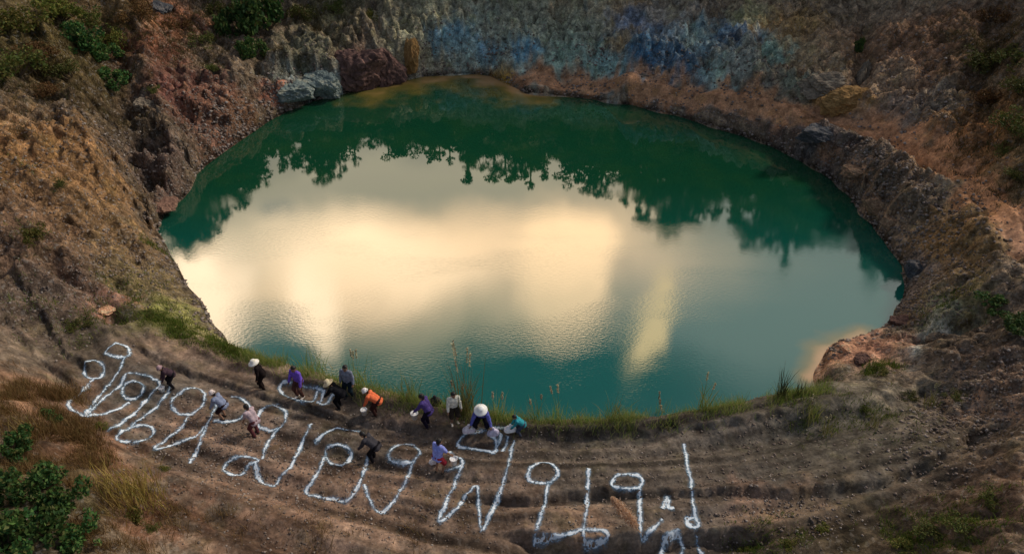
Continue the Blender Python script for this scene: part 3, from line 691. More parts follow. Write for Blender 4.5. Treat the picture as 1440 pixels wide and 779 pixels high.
M_PLUME = leaf_mat('tan plume hairs', [(0.80, 0.55, 0.32), (0.88, 0.66, 0.42), (0.90, 0.74, 0.54)], 0.8, 0.5)
M_SEED = leaf_mat('pale seed heads', [(0.35, 0.30, 0.18), (0.5, 0.45, 0.3)])
M_BARK = flat_mat('brown bark', (0.10, 0.07, 0.045))

def blades(base, hgt, wid, lean, bend, g=rng):
    """curved tapering grass blades as one array mesh: 3 levels + tip"""
    base = np.asarray(base, float); N = len(base)
    a = g.uniform(0, 2 * math.pi, N); fa = g.uniform(0, 2 * math.pi, N)
    side = np.c_[np.cos(fa), np.sin(fa), np.zeros(N)]
    out_ = np.c_[np.cos(a), np.sin(a), np.zeros(N)]
    V = []
    for t, w in ((0.0, 1.0), (0.4, 0.9), (0.75, 0.55)):
        c = base + np.array([0, 0, 1.0]) * (hgt * t * (1 - 0.25 * bend * t))[:, None] + out_ * ((lean * t + bend * t * t) * hgt)[:, None]
        V += [c - side * (wid * w / 2)[:, None], c + side * (wid * w / 2)[:, None]]
    c = base + np.array([0, 0, 1.0]) * (hgt * (1 - 0.35 * bend))[:, None] + out_ * ((lean + bend) * hgt)[:, None]
    V.append(c)
    V = np.stack(V, 1).reshape(-1, 3)
    o = np.arange(N)[:, None] * 7
    q = np.concatenate([o + np.array([[0, 1, 3, 2]]), o + np.array([[2, 3, 5, 4]])])
    t = o + np.array([[4, 5, 6]])
    return V, q, t

def leaf_quads(cent, size, g=rng, up=0.35):
    N = len(cent)
    n_ = g.normal(size=(N, 3)); n_[:, 2] += up; n_ /= np.linalg.norm(n_, axis=1)[:, None]
    a = np.cross(n_, g.normal(size=(N, 3))); a /= np.linalg.norm(a, axis=1)[:, None]
    b = np.cross(n_, a)
    L = size * g.uniform(0.6, 1.4, N)
    p = [cent - a * L[:, None] * 0.5, cent + b * L[:, None] * 0.28, cent + a * L[:, None] * 0.55, cent - b * L[:, None] * 0.28]
    V = np.stack(p, 1).reshape(-1, 3)
    return V, (np.arange(N)[:, None] * 4 + np.arange(4)[None, :])

def tube_np(p0, p1, r0, r1, k=6):
    p0 = np.asarray(p0, float); p1 = np.asarray(p1, float); d = p1 - p0; d /= np.linalg.norm(d) + 1e-9
    a = np.cross(d, [0.3, 0.9, 0.1]); a /= np.linalg.norm(a); b = np.cross(d, a)
    t = np.linspace(0, 2 * math.pi, k, endpoint=False)
    ring = np.cos(t)[:, None] * a + np.sin(t)[:, None] * b
    V = np.r_[p0 + ring * r0, p1 + ring * r1]
    i = np.arange(k); j = (i + 1) % k
    return V, np.stack([i, j, j + k, i + k], 1)
def join(parts):
    V, Q, o = [], [], 0
    for v, q in parts:
        V.append(v); Q.append(q + o); o += len(v)
    return np.concatenate(V), np.concatenate(Q)

def bush_meshes(seed, n_leaf, leaf, shape, mat, stems=14):
    """foliage and stems of a shrub about 1 m high and 1 m in radius; clumps leave gaps"""
    g = np.random.default_rng(seed)
    cl = []
    for k in range(22):
        a = g.uniform(0, 2 * math.pi); r = g.uniform(0, 0.8) ** 0.7; z = g.uniform(0.15, 1.0) * (1 - 0.45 * r)
        cl.append((math.cos(a) * r * g.uniform(.8, 1.25), math.sin(a) * r, z * shape * g.uniform(.8, 1.25), g.uniform(0.10, 0.34)))
    cl = np.array(cl)
    w = cl[:, 3] ** 2; idx = g.choice(len(cl), n_leaf, p=w / w.sum())
    d = g.normal(size=(n_leaf, 3)); d /= np.linalg.norm(d, axis=1)[:, None]
    cent = cl[idx, :3] + d * (cl[idx, 3] * g.uniform(0.35, 1.1, n_leaf) ** 0.6)[:, None]
    cent[:, 2] = np.maximum(cent[:, 2], 0.02)
    V, q = leaf_quads(cent, leaf, g)
    fol = mesh_np('foliage', V, q, mat)
    parts = [tube_np((0, 0, -0.3), c[:3] * 0.9, 0.03, 0.008, 5) for c in cl[:stems]]
    V, q = join(parts)
    return fol, mesh_np('stems', V, q, M_BARK)

BUSH = {}
for kind, mat, nl, lf, sh in (('dark', M_DARKLEAF, 1500, 0.15, 1.0), ('olive', M_OLIVE, 1300, 0.10, 0.8), ('yellow', M_YELLOW, 1300, 0.12, 0.8), ('rust', M_RUST, 1300, 0.09, 0.75)):
    BUSH[kind] = [bush_meshes(100 + 7 * k + len(kind), nl, lf, sh, mat) for k in range(3)]
nb = 0
def shrub(px, py, r, kind, label, hs=1.0, group=None):
    global nb
    p = g1(px, py)
    f, s = BUSH[kind][nb % 3]; nb += 1
    t = thing('shrub', label, 'shrub', (p[0], p[1], p[2] - 0.05), rng.uniform(0, 6.28), group)
    t.scale = (r, r, r * hs)
    link('foliage', f, t); link('stems', s, t)
    return t

SHRUBS = [
    # px, py, radius, kind, label, height factor
    (335, 50, 2.0, 'dark', 'tall dark green shrub at the top edge, left of the blue grey rocks', 1.5),
    (372, 34, 2.1, 'dark', 'widest dark green shrub at the top edge, above the dark purple rock block', 1.4),
    (355, 82, 1.4, 'dark', 'lower dark green shrub hanging below the two tall ones at the top edge', 1.2),
    (425, 25, 1.3, 'olive', 'olive shrub right of the dark green shrubs at the top edge', 1.1),
    (25, 40, 2.0, 'yellow', 'yellow green shrub in the top left corner', 0.8),
    (85, 22, 1.8, 'yellow', 'yellow green shrub second from the top left corner', 0.8),
    (125, 40, 1.9, 'olive', 'olive green shrub above the dark gully at the top left', 1.0),
    (118, 70, 1.7, 'dark', 'dark shrub in the shaded gully at the top left', 1.0),
    (148, 84, 1.3, 'dark', 'small dark shrub on the edge of the red earth at the top left', 0.9),
    (15, 105, 2.0, 'olive', 'olive shrub at the left edge below the yellow corner shrub', 0.9),
    (50, 80, 1.4, 'rust', 'rust brown scrub below the yellow green corner shrubs', 0.8),
    (195, 25, 1.6, 'rust', 'rust brown shrub on the red slope at the top', 0.9),
    (250, 40, 1.5, 'rust', 'larger rust brown shrub right of the grey stone at the top', 0.8),
    (285, 62, 1.3, 'olive', 'olive shrub on the crest between red earth and dark green shrubs', 0.8),
    (158, 118, 1.3, 'dark', 'dark shrub clinging to the gully wall above the pale boulder', 0.8),
    (215, 128, 0.6, 'olive', 'small olive shrub just above the pale boulder', 0.7),
    (48, 335, 0.75, 'yellow', 'lone yellow green shrub on the tan slope at the left', 0.9),
    (85, 260, 0.6, 'olive', 'small olive shrub high on the tan left slope', 0.7),
    (205, 445, 0.5, 'olive', 'small olive shrub on the green strip at the left shore', 0.5),
    (110, 455, 0.7, 'olive', 'dull green shrub beside the left track above the first letters', 0.6),
    (20, 640, 0.75, 'dark', 'dark green shrub at the left edge above the big bush', 1.1),
    (45, 750, 1.05, 'dark', 'big dark green bush filling the lower left corner', 1.2),
    (95, 720, 0.8, 'dark', 'dark green bush right of the big corner bush', 1.1),
    (15, 700, 0.9, 'dark', 'dark green bush on the left edge behind the big corner bush', 1.1),
    (75, 590, 0.42, 'dark', 'small bright shrub among dry grass left of the first letters', 1.2),
    (185, 728, 0.5, 'yellow', 'yellow green bush at the foot of the golden grass clumps', 0.8),
    (215, 745, 0.35, 'olive', 'low olive plant below the golden grass clumps', 0.7),
    (70, 692, 0.75, 'dark', 'dark green bush topping the lower left mound', 1.1),
    (110, 765, 0.7, 'dark', 'dark green bush on the bottom edge right of the big corner bush', 1.0),
    (5, 770, 1.0, 'dark', 'dark green bush cut by the bottom left corner', 1.1),
    (1400, 30, 1.6, 'rust', 'brown shrub in the top right corner', 0.9),
    (1428, 90, 1.4, 'olive', 'olive brown shrub on the right edge below the corner shrub', 0.9),
    (1372, 95, 1.5, 'olive', 'olive shrub left of the two brown shrubs at the top right', 0.8),
    (1395, 140, 1.5, 'rust', 'rust brown shrub below the brown shrubs at the top right', 0.8),
    (1430, 180, 1.5, 'olive', 'olive shrub on the right edge above the bare tan patch', 0.8),
    (1425, 250, 0.8, 'olive', 'olive shrub on the right edge beside the path', 0.7),
    (1205, 72, 0.5, 'dark', 'dark upright shrub in the cleft above the ochre rock', 2.4),
    (1345, 560, 0.5, 'olive', 'small olive shrub on the bank at the right', 0.8),
    (1310, 745, 0.7, 'olive', 'low green bush at the lower right', 0.5),
    (1355, 740, 0.7, 'olive', 'green bush right of the low one at the lower right', 0.6),
    (1110, 765, 0.35, 'yellow', 'small fresh green plant at the bottom edge right of the letters', 0.8),
    (1048, 775, 0.35, 'yellow', 'fresh green plant on the bottom edge nearest the last letter', 0.8),
    (1245, 525, 0.4, 'yellow', 'bright green plant behind the pink sand at the right shore', 0.5),
    (1400, 430, 0.8, 'dark', 'dark shrub in the shaded hollow on the right bank', 0.7),
    (1432, 460, 0.8, 'dark', 'second dark shrub of the hollow, at the right edge', 0.7),
    (70, 15, 1.6, 'olive', 'olive shrub at the top edge between the two yellow green shrubs', 0.8),
    (165, 60, 1.2, 'yellow', 'yellow green shrub among the dark gully shrubs', 0.9),
    (95, 105, 1.3, 'olive', 'olive shrub left of the shaded gully', 0.8),
    (60, 130, 1.2, 'rust', 'rust shrub on the slope under the top left thicket', 0.7),
    (310, 20, 1.5, 'olive', 'olive shrub left of the tall dark green pair at the top edge', 1.0),
    (300, 100, 0.8, 'olive', 'low olive shrub on the red earth below the dark green pair', 0.7),
    (470, 15, 1.2, 'olive', 'olive shrub at the top edge above the dark purple rock', 0.8),
    (520, 25, 1.0, 'yellow', 'yellow green shrub at the top edge above the ochre rock face', 0.7),
    (1440, 130, 1.2, 'olive', 'dull olive shrub on the right edge in the brown gully', 0.9),
    (1415, 215, 1.0, 'olive', 'olive shrub right of the bare tan patch', 0.7),
    (1280, 560, 0.4, 'olive', 'small olive plant on the dark ground below the right bank', 0.8),
    (1215, 575, 0.35, 'olive', 'smaller olive plant left of the one below the right bank', 0.8),
    (1270, 770, 0.5, 'yellow', 'yellow green plant on the bottom edge at the lower right', 0.6),
    (1390, 700, 0.6, 'olive', 'olive bush on the tan slope at the lower right', 0.7),
    (1160, 745, 0.35, 'yellow', 'yellow green plant above the bottom edge right of the letters', 0.6),
    (140, 600, 0.3, 'yellow', 'small yellow green plant touching the lower left letters', 0.8),
    (230, 660, 0.25, 'yellow', 'small green tuft right of the lowest letter loop', 0.8),
]
for px, py, r, kind, lab, hs in SHRUBS: shrub(px, py, r, kind, lab, hs)

# trees on the rim above the lake; the photograph shows them mirrored in the water
def tree_meshes(seed, slim):
    g = np.random.default_rng(seed)
    parts = [tube_np((0, 0, -0.05), (g.normal() * .01, 0, 0.45), 0.028, 0.02, 7), tube_np((0, 0, 0.45), (g.normal() * .03, g.normal() * .03, 0.92), 0.02, 0.004, 6)]
    cl = []
    for k in range(30):
        z = g.uniform(0.04, 0.97); rr_ = slim * (0.20 * max(0, 1 - z) ** (0.75 if slim < 1.2 else 0.4) + 0.008)
        a = g.uniform(0, 6.28); p = (math.cos(a) * rr_ * g.uniform(.4, 1.2), math.sin(a) * rr_ * g.uniform(.4, 1.2), z)
        cl.append((*p, g.uniform(.045, .10) * (1.2 - (0.8 if slim < 1.2 else 0.35) * z))); parts.append(tube_np((0, 0, z - 0.08), p, 0.008, 0.003, 4))
    cl = np.array(cl); N = 1700
    idx = g.choice(len(cl), N, p=cl[:, 3] ** 2 / (cl[:, 3] ** 2).sum())
    d = g.normal(size=(N, 3)); d /= np.linalg.norm(d, axis=1)[:, None]
    V, q = leaf_quads(cl[idx, :3] + d * (cl[idx, 3] * g.uniform(.3, 1.1, N) ** .6)[:, None], 0.042, g)
    Vt, qt = join(parts)
    return mesh_np('crown', V, q, M_TREELEAF), mesh_np('trunk', Vt, qt, M_BARK)
TREES = [tree_meshes(300 + k, s) for k, s in enumerate((0.8, 1.5, 1.9, 1.1, 0.65))]
nt = 0
def gh(x, y):
    if -59 < x < 59 and 5 < y < 109: return float(grid_h(np.array([x]), np.array([y]))[0])
    return float(base_h(np.array([[x, y]]))[0])
def tree_at_mirror(px, py, want):
    """stand a tree where its top is mirrored at this lake pixel"""
    global nt
    p = at_z(px, py, 0.0); d = ray(px, py); d = np.array([d[0], d[1], -d[2]]); d /= np.linalg.norm(d)
    best = None
    for t in np.arange(6.0, 90.0, 0.5):
        q = p + d * t
        if inside(q[None, :2], SHORE)[0] or seg_dist(q[None, :2], SHORE, True)[0] < 6.0: continue
        hh = q[2] - gh(q[0], q[1])
        if hh < 2.5: break
        dpt = q[1] * math.cos(PITCH) - (q[2] - hh - CAM_Z) * math.sin(PITCH)
        uy = 389.5 - F_PX * ((q[2] - hh - CAM_Z) * math.cos(PITCH) + q[1] * math.sin(PITCH)) / dpt; ux = 720 + F_PX * q[0] / dpt
        if dpt > 0 and uy > -25 and -60 < ux < 1500: continue
        sc = abs(hh - want)
        if best is None or sc < best[0]: best = (sc, q, hh)
    if best is None or best[2] > 15:
        print('NO TREE', px, py, best and best[2]); return
    _, q, hh = best
    s = float(np.clip(hh * 1.03, 2.5, 14))
    o = thing('tree', 'dense green tree on the rim above the lake, mirrored in the water', 'tree', (q[0], q[1], q[2] - hh), rng.uniform(0, 6.28), 'green trees on the rim mirrored in the lake')
    o.scale = (max(s, 5.0) * 1.25, max(s, 5.0) * 1.25, s)
    c, k = TREES[nt % 5]; nt += 1
    link('crown', c, o); link('trunk', k, o)
TIPS = [(262, 372), (278, 358), (292, 345), (303, 322), (320, 308), (337, 298), (352, 275), (372, 262), (398, 250), (412, 228), (434, 222), (456, 250), (462, 264), (478, 256), (497, 240), (520, 216), (545, 222), (572, 230), (602, 242), (630, 246), (655, 264), (672, 246), (700, 256), (722, 262), (742, 272), (765, 258), (800, 264), (826, 272), (848, 282), (875, 300), (905, 318), (934, 342), (950, 326), (975, 316), (1002, 314), (1030, 326), (1055, 350), (1078, 364), (1100, 372), (1122, 348), (1150, 350), (1162, 362), (1185, 356), (1215, 372), (1228, 402), (1250, 378)]
for k, (a, b) in enumerate(TIPS): tree_at_mirror(a + rng.uniform(-5, 5), b + rng.uniform(-14, 8), 7.5)
for k, (a, b) in enumerate(TIPS):
    tree_at_mirror(a + rng.uniform(-12, 12), b - rng.uniform(2, 22), 6.5)
    tree_at_mirror(a + rng.uniform(-14, 14), b - rng.uniform(25, 60), 5.0)

# grass that nobody could count ------------------------------------------------
def scatter(spots, per, hr, wr, lean, bend, name, mat, jit=0.12):
    """spots: (px, py, radius m, tufts)"""
    c = on_ground([s[0] for s in spots], [s[1] for s in spots])
    P_ = []
    for s, q in zip(spots, c):
        N = int(s[3])
        P_.append(q[None, :2] + rng.normal(size=(N, 2)) * s[2] * 0.5)
    P_ = np.concatenate(P_); P_ = P_[~inside(P_, SHORE)]
    # clumpy cover
    keep = fbm(P_[:, 0] / 0.9, P_[:, 1] / 0.9, 3, 301) > -0.08
    P_ = P_[keep]
    sz = np.repeat(rng.uniform(0.5, 1.3, len(P_)), per)
    B = np.repeat(P_, per, 0) + rng.normal(size=(len(P_) * per, 2)) * jit
    z = grid_h(B[:, 0], B[:, 1]) - 0.03
    N = len(B)
    V, q, t = blades(np.c_[B, z], rng.uniform(*hr, N) * sz, rng.uniform(*wr, N), rng.uniform(0.05, lean, N), rng.uniform(0.05, bend, N))
    o = link(name, mesh_np(name, V, [q, t], mat)); o['kind'] = 'stuff'
    return o
scatter([(80, 555, 1.0, 380), (50, 560, 1.4, 420), (15, 570, 1.5, 420), (95, 600, 0.9, 360), (115, 625, 0.7, 260), (60, 620, 1.2, 420), (145, 655, 0.7, 260), (30, 660, 1.2, 300), (180, 765, 1.0, 160), (130, 750, 0.7, 200), (120, 690, 0.8, 200), (240, 720, 0.9, 90), (320, 740, 1.4, 70), (450, 750, 1.4, 60), (600, 750, 1.5, 40)],
        7, (0.15, 0.5), (0.010, 0.020), 0.45, 0.6, 'dry_grass', M_DRYGRASS)
scatter([(60, 50, 3.5, 600), (150, 60, 3.0, 500), (230, 60, 3.0, 420), (40, 120, 3.0, 460), (250, 30, 3.0, 420), (300, 40, 2.5, 400), (290, 90, 2, 200), (180, 20, 3, 420), (100, 110, 3, 360), (60, 190, 3, 160), (450, 30, 3, 360), (390, 80, 2, 200), (330, 20, 3, 260), (1420, 150, 3, 400), (1380, 60, 3, 420), (1430, 60, 3, 420), (1400, 200, 2.5, 260), (1440, 260, 2, 160), (1330, 30, 3, 160), (1120, 20, 3, 120)],
        7, (0.12, 0.42), (0.018, 0.04), 0.7, 0.8, 'hillside_grass', M_HILLGRASS, 0.25)
scatter([(225, 445, 1.2, 260), (265, 465, 1.1, 420), (295, 478, 0.9, 420), (320, 488, 0.7, 380), (338, 496, 0.5, 260), (240, 455, 1.0, 300), (210, 425, 1.5, 180), (190, 400, 1.5, 140), (215, 345, 0.7, 140), (170, 440, 1.4, 160), (50, 330, 0.8, 60), (30, 240, 1.0, 60), (1245, 515, 0.6, 220), (1225, 522, 0.5, 120), (1130, 575, 1.0, 160), (1180, 590, 1.5, 120), (1250, 590, 1.5, 110), (1140, 545, 0.8, 160), (1310, 440, 1.0, 80), (1330, 425, 1.2, 120), (1100, 760, 1.0, 160), (1050, 772, 0.7, 140), (1290, 750, 1.2, 260), (1340, 720, 1.3, 260), (1370, 750, 1.2, 200), (95, 470, 1.4, 110), (60, 430, 1.6, 90)],
        6, (0.10, 0.28), (0.012, 0.028), 0.5, 0.6, 'green_grass', M_GREENGRASS)
# the fringe of tall grass on the near bank
sp_ = []
for i in range(len(RIM_PX) - 1):
    (a, b, _), (c_, d_, _) = RIM_PX[i], RIM_PX[i + 1]
    for k in np.linspace(0, 1, 3, endpoint=False):
        sp_.append((a + (c_ - a) * k, b + (d_ - b) * k + 2.5, 0.55, rng.integers(24, 80)))
scatter(sp_, 7, (0.15, 0.62), (0.008, 0.018), 0.35, 0.45, 'bank_grass', M_BANKGRASS, 0.13)

# tall reed clumps that stand out of the fringe
def reed_clump(px, py, h, nbl, label, mat, seed=True, spread=0.16, lean=0.22):
    p = g1(px, py)
    t = thing('reed_clump', label, 'reeds', (p[0], p[1], p[2] - 0.04))
    g = np.random.default_rng(int(px * 7 + py))
    B = np.c_[g.normal(size=(nbl, 2)) * spread, np.zeros(nbl)]
    V, q, tr = blades(B, g.uniform(0.35, 1.0, nbl) * h, g.uniform(0.014, 0.03, nbl), g.uniform(0.0, lean, nbl), g.uniform(0.02, 0.3, nbl), g)
    link('leaves', mesh_np('leaves', V, [q, tr], mat), t)
    if seed:
        for k in range(min(5, max(2, nbl // 14))):
            b = np.array([*(g.normal(size=2) * spread), 0]); tip = b + np.array([g.normal() * .12 * h, g.normal() * .12 * h, h * g.uniform(.9, 1.25)])
            V, q = tube_np(b, tip, .006, .004, 4); st = link('stalk', mesh_np('stalk', V, q, mat), t)
            tt = np.linspace(0.80, 1.02, 44)
            V, q = leaf_quads(b + (tip - b) * tt[:, None] + g.normal(size=(44, 3)) * 0.012, 0.085, g); link('seed_head', mesh_np('seed_head', V, q, M_SEED), st)
for a in [
    (655, 581, 2.9, 110, 'tallest yellow reed clump on the near bank, behind the person in white', M_REED),
    (640, 577, 1.3, 40, 'shorter yellow reed clump just left of the tallest clump', M_REED),
    (1097, 560, 1.9, 60, 'dark upright reed clump at the right end of the near bank', M_DARKREED, False, 0.10, 0.12),
    (1124, 556, 1.0, 36, 'thin dark reed clump right of the large dark one', M_DARKREED, False, 0.10, 0.12),
    (1140, 590, 1.1, 46, 'olive reed clump on the bank below the pink sand', M_REED),
    (990, 577, 1.7, 34, 'sparse green reed clump with pale tips left of the dark reeds', M_BANKGRASS),
    (862, 590, 1.2, 60, 'bushy fresh green reed clump in the middle of the near bank', M_BANKGRASS, False, 0.2, 0.5),
    (930, 584, 1.4, 46, 'green reed clump right of the bushy fresh green one', M_BANKGRASS),
    (785, 592, 1.6, 26, 'thin pale reed clump standing alone before the dark teal water', M_BANKGRASS),
    (752, 592, 1.3, 36, 'pale green reed clump right of the child in teal', M_BANKGRASS),
    (700, 588, 1.5, 40, 'green reed clump between the white sunhat and the child in teal', M_BANKGRASS),
    (575, 561, 1.4, 60, 'fresh green reed clump between the orange shirt and the people at the bank', M_BANKGRASS, False, 0.2, 0.4),
    (505, 543, 1.7, 50, 'reed clump between the person in grey and the person in orange', M_BANKGRASS),
    (440, 524, 1.3, 80, 'broad yellow green reed clump right of the person in purple', M_BANKGRASS, False, 0.3, 0.4),
    (395, 512, 0.9, 40, 'reed clump between the white hat and the purple shirt', M_BANKGRASS, False, 0.25, 0.4),
    (1165, 610, 0.8, 30, 'small dull reed clump on the dark ground at the right', M_REED),
    (1230, 600, 1.0, 26, 'tall thin reed clump farther right on the dark ground', M_REED),
    (1310, 570, 0.9, 26, 'reed clump at the foot of the right bank', M_REED),
]: reed_clump(*a)

for a in [
    (200, 690, 1.3, 150, 'tall golden grass clump just below the lowest letter loop', M_GOLD, False, 0.34, 0.35),
    (150, 690, 1.2, 120, 'tall golden grass clump beside the dark green mound', M_GOLD, False, 0.3, 0.35),
    (185, 700, 0.95, 190, 'golden grass clump in front of the lowest letter loop at the left', M_GOLD, False, 0.36, 0.45),
    (215, 712, 0.75, 130, 'smaller golden grass clump right of the large golden one', M_GOLD, False, 0.30, 0.45),
    (160, 715, 0.8, 130, 'golden grass clump on the edge of the dark hollow', M_GOLD, False, 0.30, 0.45),
    (70, 560, 0.9, 120, 'orange brown grass clump left of the leftmost letter', M_DRYGRASS, False, 0.3, 0.4),
    (28, 610, 0.9, 120, 'orange brown grass clump above the dark bush at the left edge', M_DRYGRASS, False, 0.3, 0.4),
]: reed_clump(*a)
# the tan plume leaning in front of the letters
p = g1(904, 752)
t = thing('grass_plume', 'tan feathery grass plume leaning left in front of the letters', 'grass plume', (p[0], p[1], p[2]))
top = g1(868, 696); 
v_end = np.array([-1.05, 0.35, 1.35])
V, q = join([tube_np((0, 0, -.05), v_end * 0.45, .014, .010, 6), tube_np(v_end * .45, v_end * 0.98, .010, .004, 6)]); link('stalk', mesh_np('stalk', V, q, M_PLUME), t)
g = np.random.default_rng(5); N = 2600; tt = g.uniform(0.22, 1.0, N)
B = v_end[None, :] * tt[:, None] + g.normal(size=(N, 3)) * (0.085 * np.sin(math.pi * np.clip((tt - .15) / .9, 0, 1)) + .01)[:, None]
V, q = leaf_quads(B, 0.06, g); link('plume', mesh_np('plume', V, q, M_PLUME), t)

# ------------------------------------------------------------------ rocks
import bmesh
def rock_mat(name, col, col2):
    m, n, out = new_mat(name)
    tc_ = n.node('ShaderNodeTexCoord')
    a = n.noise(tc_.outputs['Object'], 1.6, 6, 0.65); b = n.noise(tc_.outputs['Object'], 7.0, 5, 0.6)
    c = n.ramp(a, [(0.32, tuple(alb(col) * 0.7)), (0.5, tuple(alb(col))), (0.66, tuple(alb(col2)))])
    c = n.mix(1.0, c, n.ramp(b, [(0.3, (0.6, 0.6, 0.6)), (0.7, (1.4, 1.4, 1.4))]), 'MULTIPLY')
    bp_ = n.node('ShaderNodeBump'); bp_.inputs['Strength'].default_value = 0.9; bp_.inputs['Distance'].default_value = 0.12
    n.l.new(n.math('ADD', a, n.math('MULTIPLY', b, 0.4)), bp_.inputs['Height'])
    principled(n, out, c, 0.92, 0.15, bp_.outputs[0])
    return m
def rock_mesh(seed, sub, box, mat, rough=0.30):
    g = np.random.default_rng(seed)
    bm = bmesh.new(); bmesh.ops.create_icosphere(bm, subdivisions=sub, radius=1.0)
    me = bpy.data.meshes.new('rock'); bm.to_mesh(me); bm.free()
    v = np.empty(len(me.vertices) * 3); me.vertices.foreach_get('co', v); v = v.reshape(-1, 3)
    k = 2.0 + box * 4
    v = v / ((np.abs(v) ** k).sum(1) ** (1 / k))[:, None]
    for _ in range(7):                                        # broken facets
        nrm = g.normal(size=3); nrm /= np.linalg.norm(nrm); cut = g.uniform(0.62, 0.9)
        dd = v @ nrm - cut; v -= np.maximum(dd, 0)[:, None] * nrm * 0.9
    s = seed * 3.1
    nn = fbm(v[:, 0] * 1.7 + v[:, 2] * 1.1 + s, v[:, 1] * 1.7 - v[:, 2] * 1.3, 5, seed, 0.6, True)
    n2 = fbm(v[:, 2] * 2.4 + s, v[:, 0] * 1.1 + v[:, 1] * 1.9, 4, seed + 9, 0.6)
    v = v * (1 + rough * nn + rough * 0.7 * n2)[:, None]
    me.vertices.foreach_set('co', v.astype(np.float32).ravel()); me.update()
    me.materials.append(mat)
    return me
R_PURPLE = rock_mat('purple brown rock', (66, 50, 48), (98, 74, 68))
R_BLUE = rock_mat('blue grey rock', (80, 90, 92), (118, 118, 108))
R_OCHRE = rock_mat('ochre rock', (104, 80, 48), (124, 98, 66))
R_TAN = rock_mat('tan rock', (104, 84, 68), (136, 112, 92))
R_GREY = rock_mat('grey rock', (88, 80, 72), (118, 108, 96))
R_DARK = rock_mat('dark slate rock', (58, 60, 66), (84, 80, 80))
R_RED = rock_mat('reddish rock', (92, 70, 62), (112, 88, 76))
R_PINK = rock_mat('pink sandstone', (176, 122, 98), (206, 152, 126))
ROCKS = [  # px, py (centre), half sizes m, material, label, boxiness
    (505, 100, (1.8, 1.1, 1.5), R_PURPLE, 'large dark purple rock block standing at the far left shore', .8),
    (545, 94, (1.15, 1.0, 1.5), R_PURPLE, 'squarer dark purple rock block against the ochre face', .8),
    (578, 88, (0.5, 0.7, 1.3), R_OCHRE, 'narrow ochre rock face at the right of the purple blocks', .7),
    (452, 116, (1.2, 0.9, 0.9), R_BLUE, 'blue grey boulder left of the dark purple blocks', .6),
    (415, 132, (1.1, 0.9, 0.7), R_BLUE, 'pale blue grey boulder at the waterline, leftmost of the blue ones', .6),
    (1190, 138, (1.25, 0.8, 0.75), R_OCHRE, 'ochre rock beside the far path', .8),
    (1212, 112, (0.45, 0.8, 1.5), R_GREY, 'tall grey rock fin behind the ochre rock', .7),
    (1155, 116, (1.2, 0.8, 0.6), R_GREY, 'grey rock ledge left of the grey fin', .7),
    (205, 146, (0.6, 0.5, 0.32), R_GREY, 'pale boulder at the head of the dark gully', .4),
    (222, 8, (0.8, 0.6, 0.35), R_DARK, 'blue grey slab on the top edge above the red slope', .5),
    (228, 290, (0.7, 0.7, 0.3), R_RED, 'reddish brown rock forming the tip of the left headland', .5),
    (148, 434, (0.4, 0.35, 0.12), R_PINK, 'pink rock lying on the slope above the letters', .3),
    (1205, 242, (0.8, 0.6, 0.32), R_TAN, 'tan boulder on the right bank above the dark water', .5),
    (1232, 287, (0.6, 0.5, 0.4), R_TAN, 'second tan boulder down the right bank', .5),
    (1252, 314, (0.4, 0.4, 0.35), R_TAN, 'upright tan boulder at the waterline of the right bank', .6),
    (1150, 195, (1.1, 0.7, 0.45), R_DARK, 'dark slate rock under the path on the right bank', .7),
    (1288, 378, (0.45, 0.4, 0.4), R_DARK, 'dark rock at the right tip of the lake', .5),
    (1268, 452, (0.45, 0.4, 0.3), R_PURPLE, 'brown purple rock beside the pink sand', .5),
    (1322, 472, (0.75, 0.2, 0.13), R_GREY, 'long pale slab lying on the right bank', .6),
    (1198, 492, (0.42, 0.3, 0.2), R_PINK, 'pink rock in the shallows by the right shore', .4),
    (1215, 508, (0.35, 0.35, 0.25), R_PURPLE, 'brown rock splitting the pink shallows', .4),
]
for k, (px, py, hs, mt, lab, box) in enumerate(ROCKS):
    p = g1(px, py)
    o = link('rock', rock_mesh(500 + k, 5 if max(hs) > .5 else 4, box, mt))
    o.location = (p[0], p[1], p[2] - hs[2] * 0.22); o.scale = hs
    o.rotation_euler = (rng.uniform(-.15, .15), rng.uniform(-.15, .15), rng.uniform(-.35, .35))
    tag(o, lab, 'rock')
# loose stones
def stones(spots, name):
    g = np.random.default_rng(77); c = on_ground([s[0] for s in spots], [s[1] for s in spots])
    base = np.array([[1, 0, 0], [-1, 0, 0], [0, 1, 0], [0, -1, 0], [0, 0, 1], [0, 0, -1.0]])
    tri = np.array([[0, 2, 4], [2, 1, 4], [1, 3, 4], [3, 0, 4], [2, 0, 5], [1, 2, 5], [3, 1, 5], [0, 3, 5]])
    Vs, Ts, o = [], [], 0
    for s, q in zip(spots, c):
        P_ = q[None, :2] + g.normal(size=(int(s[3] * (2.2 if s[1] > 160 or s[0] < 400 else 1.3)), 2)) * s[2] * .55; z = grid_h(P_[:, 0], P_[:, 1])
        for (x, y), zz in zip(P_, z):
            if zz < 0.05: continue
            r = s[4] * g.uniform(.35, 1.0) ** 2 * 1.9
            v = base * g.uniform(.6, 1.2, (6, 3)); a = g.uniform(0, 6.28); ca, sa = math.cos(a), math.sin(a)
            v = v @ np.array([[ca, sa, 0], [-sa, ca, 0], [0, 0, .7]]) * r + np.array([x, y, zz + r * .1])
            Vs.append(v); Ts.append(tri + o); o += 6
    m, n, out = new_mat('loose stones')
    ge = n.node('ShaderNodeNewGeometry')
    c_ = n.ramp(ge.outputs['Random Per Island'], [(0, (.12, .095, .078)), (.5, (.2, .155, .125)), (.85, (.28, .225, .19)), (1, (.38, .33, .285))])
    principled(n, out, c_, .9, .15)
    ob = link(name, mesh_np(name, np.concatenate(Vs), np.concatenate(Ts), m)); ob['kind'] = 'stuff'
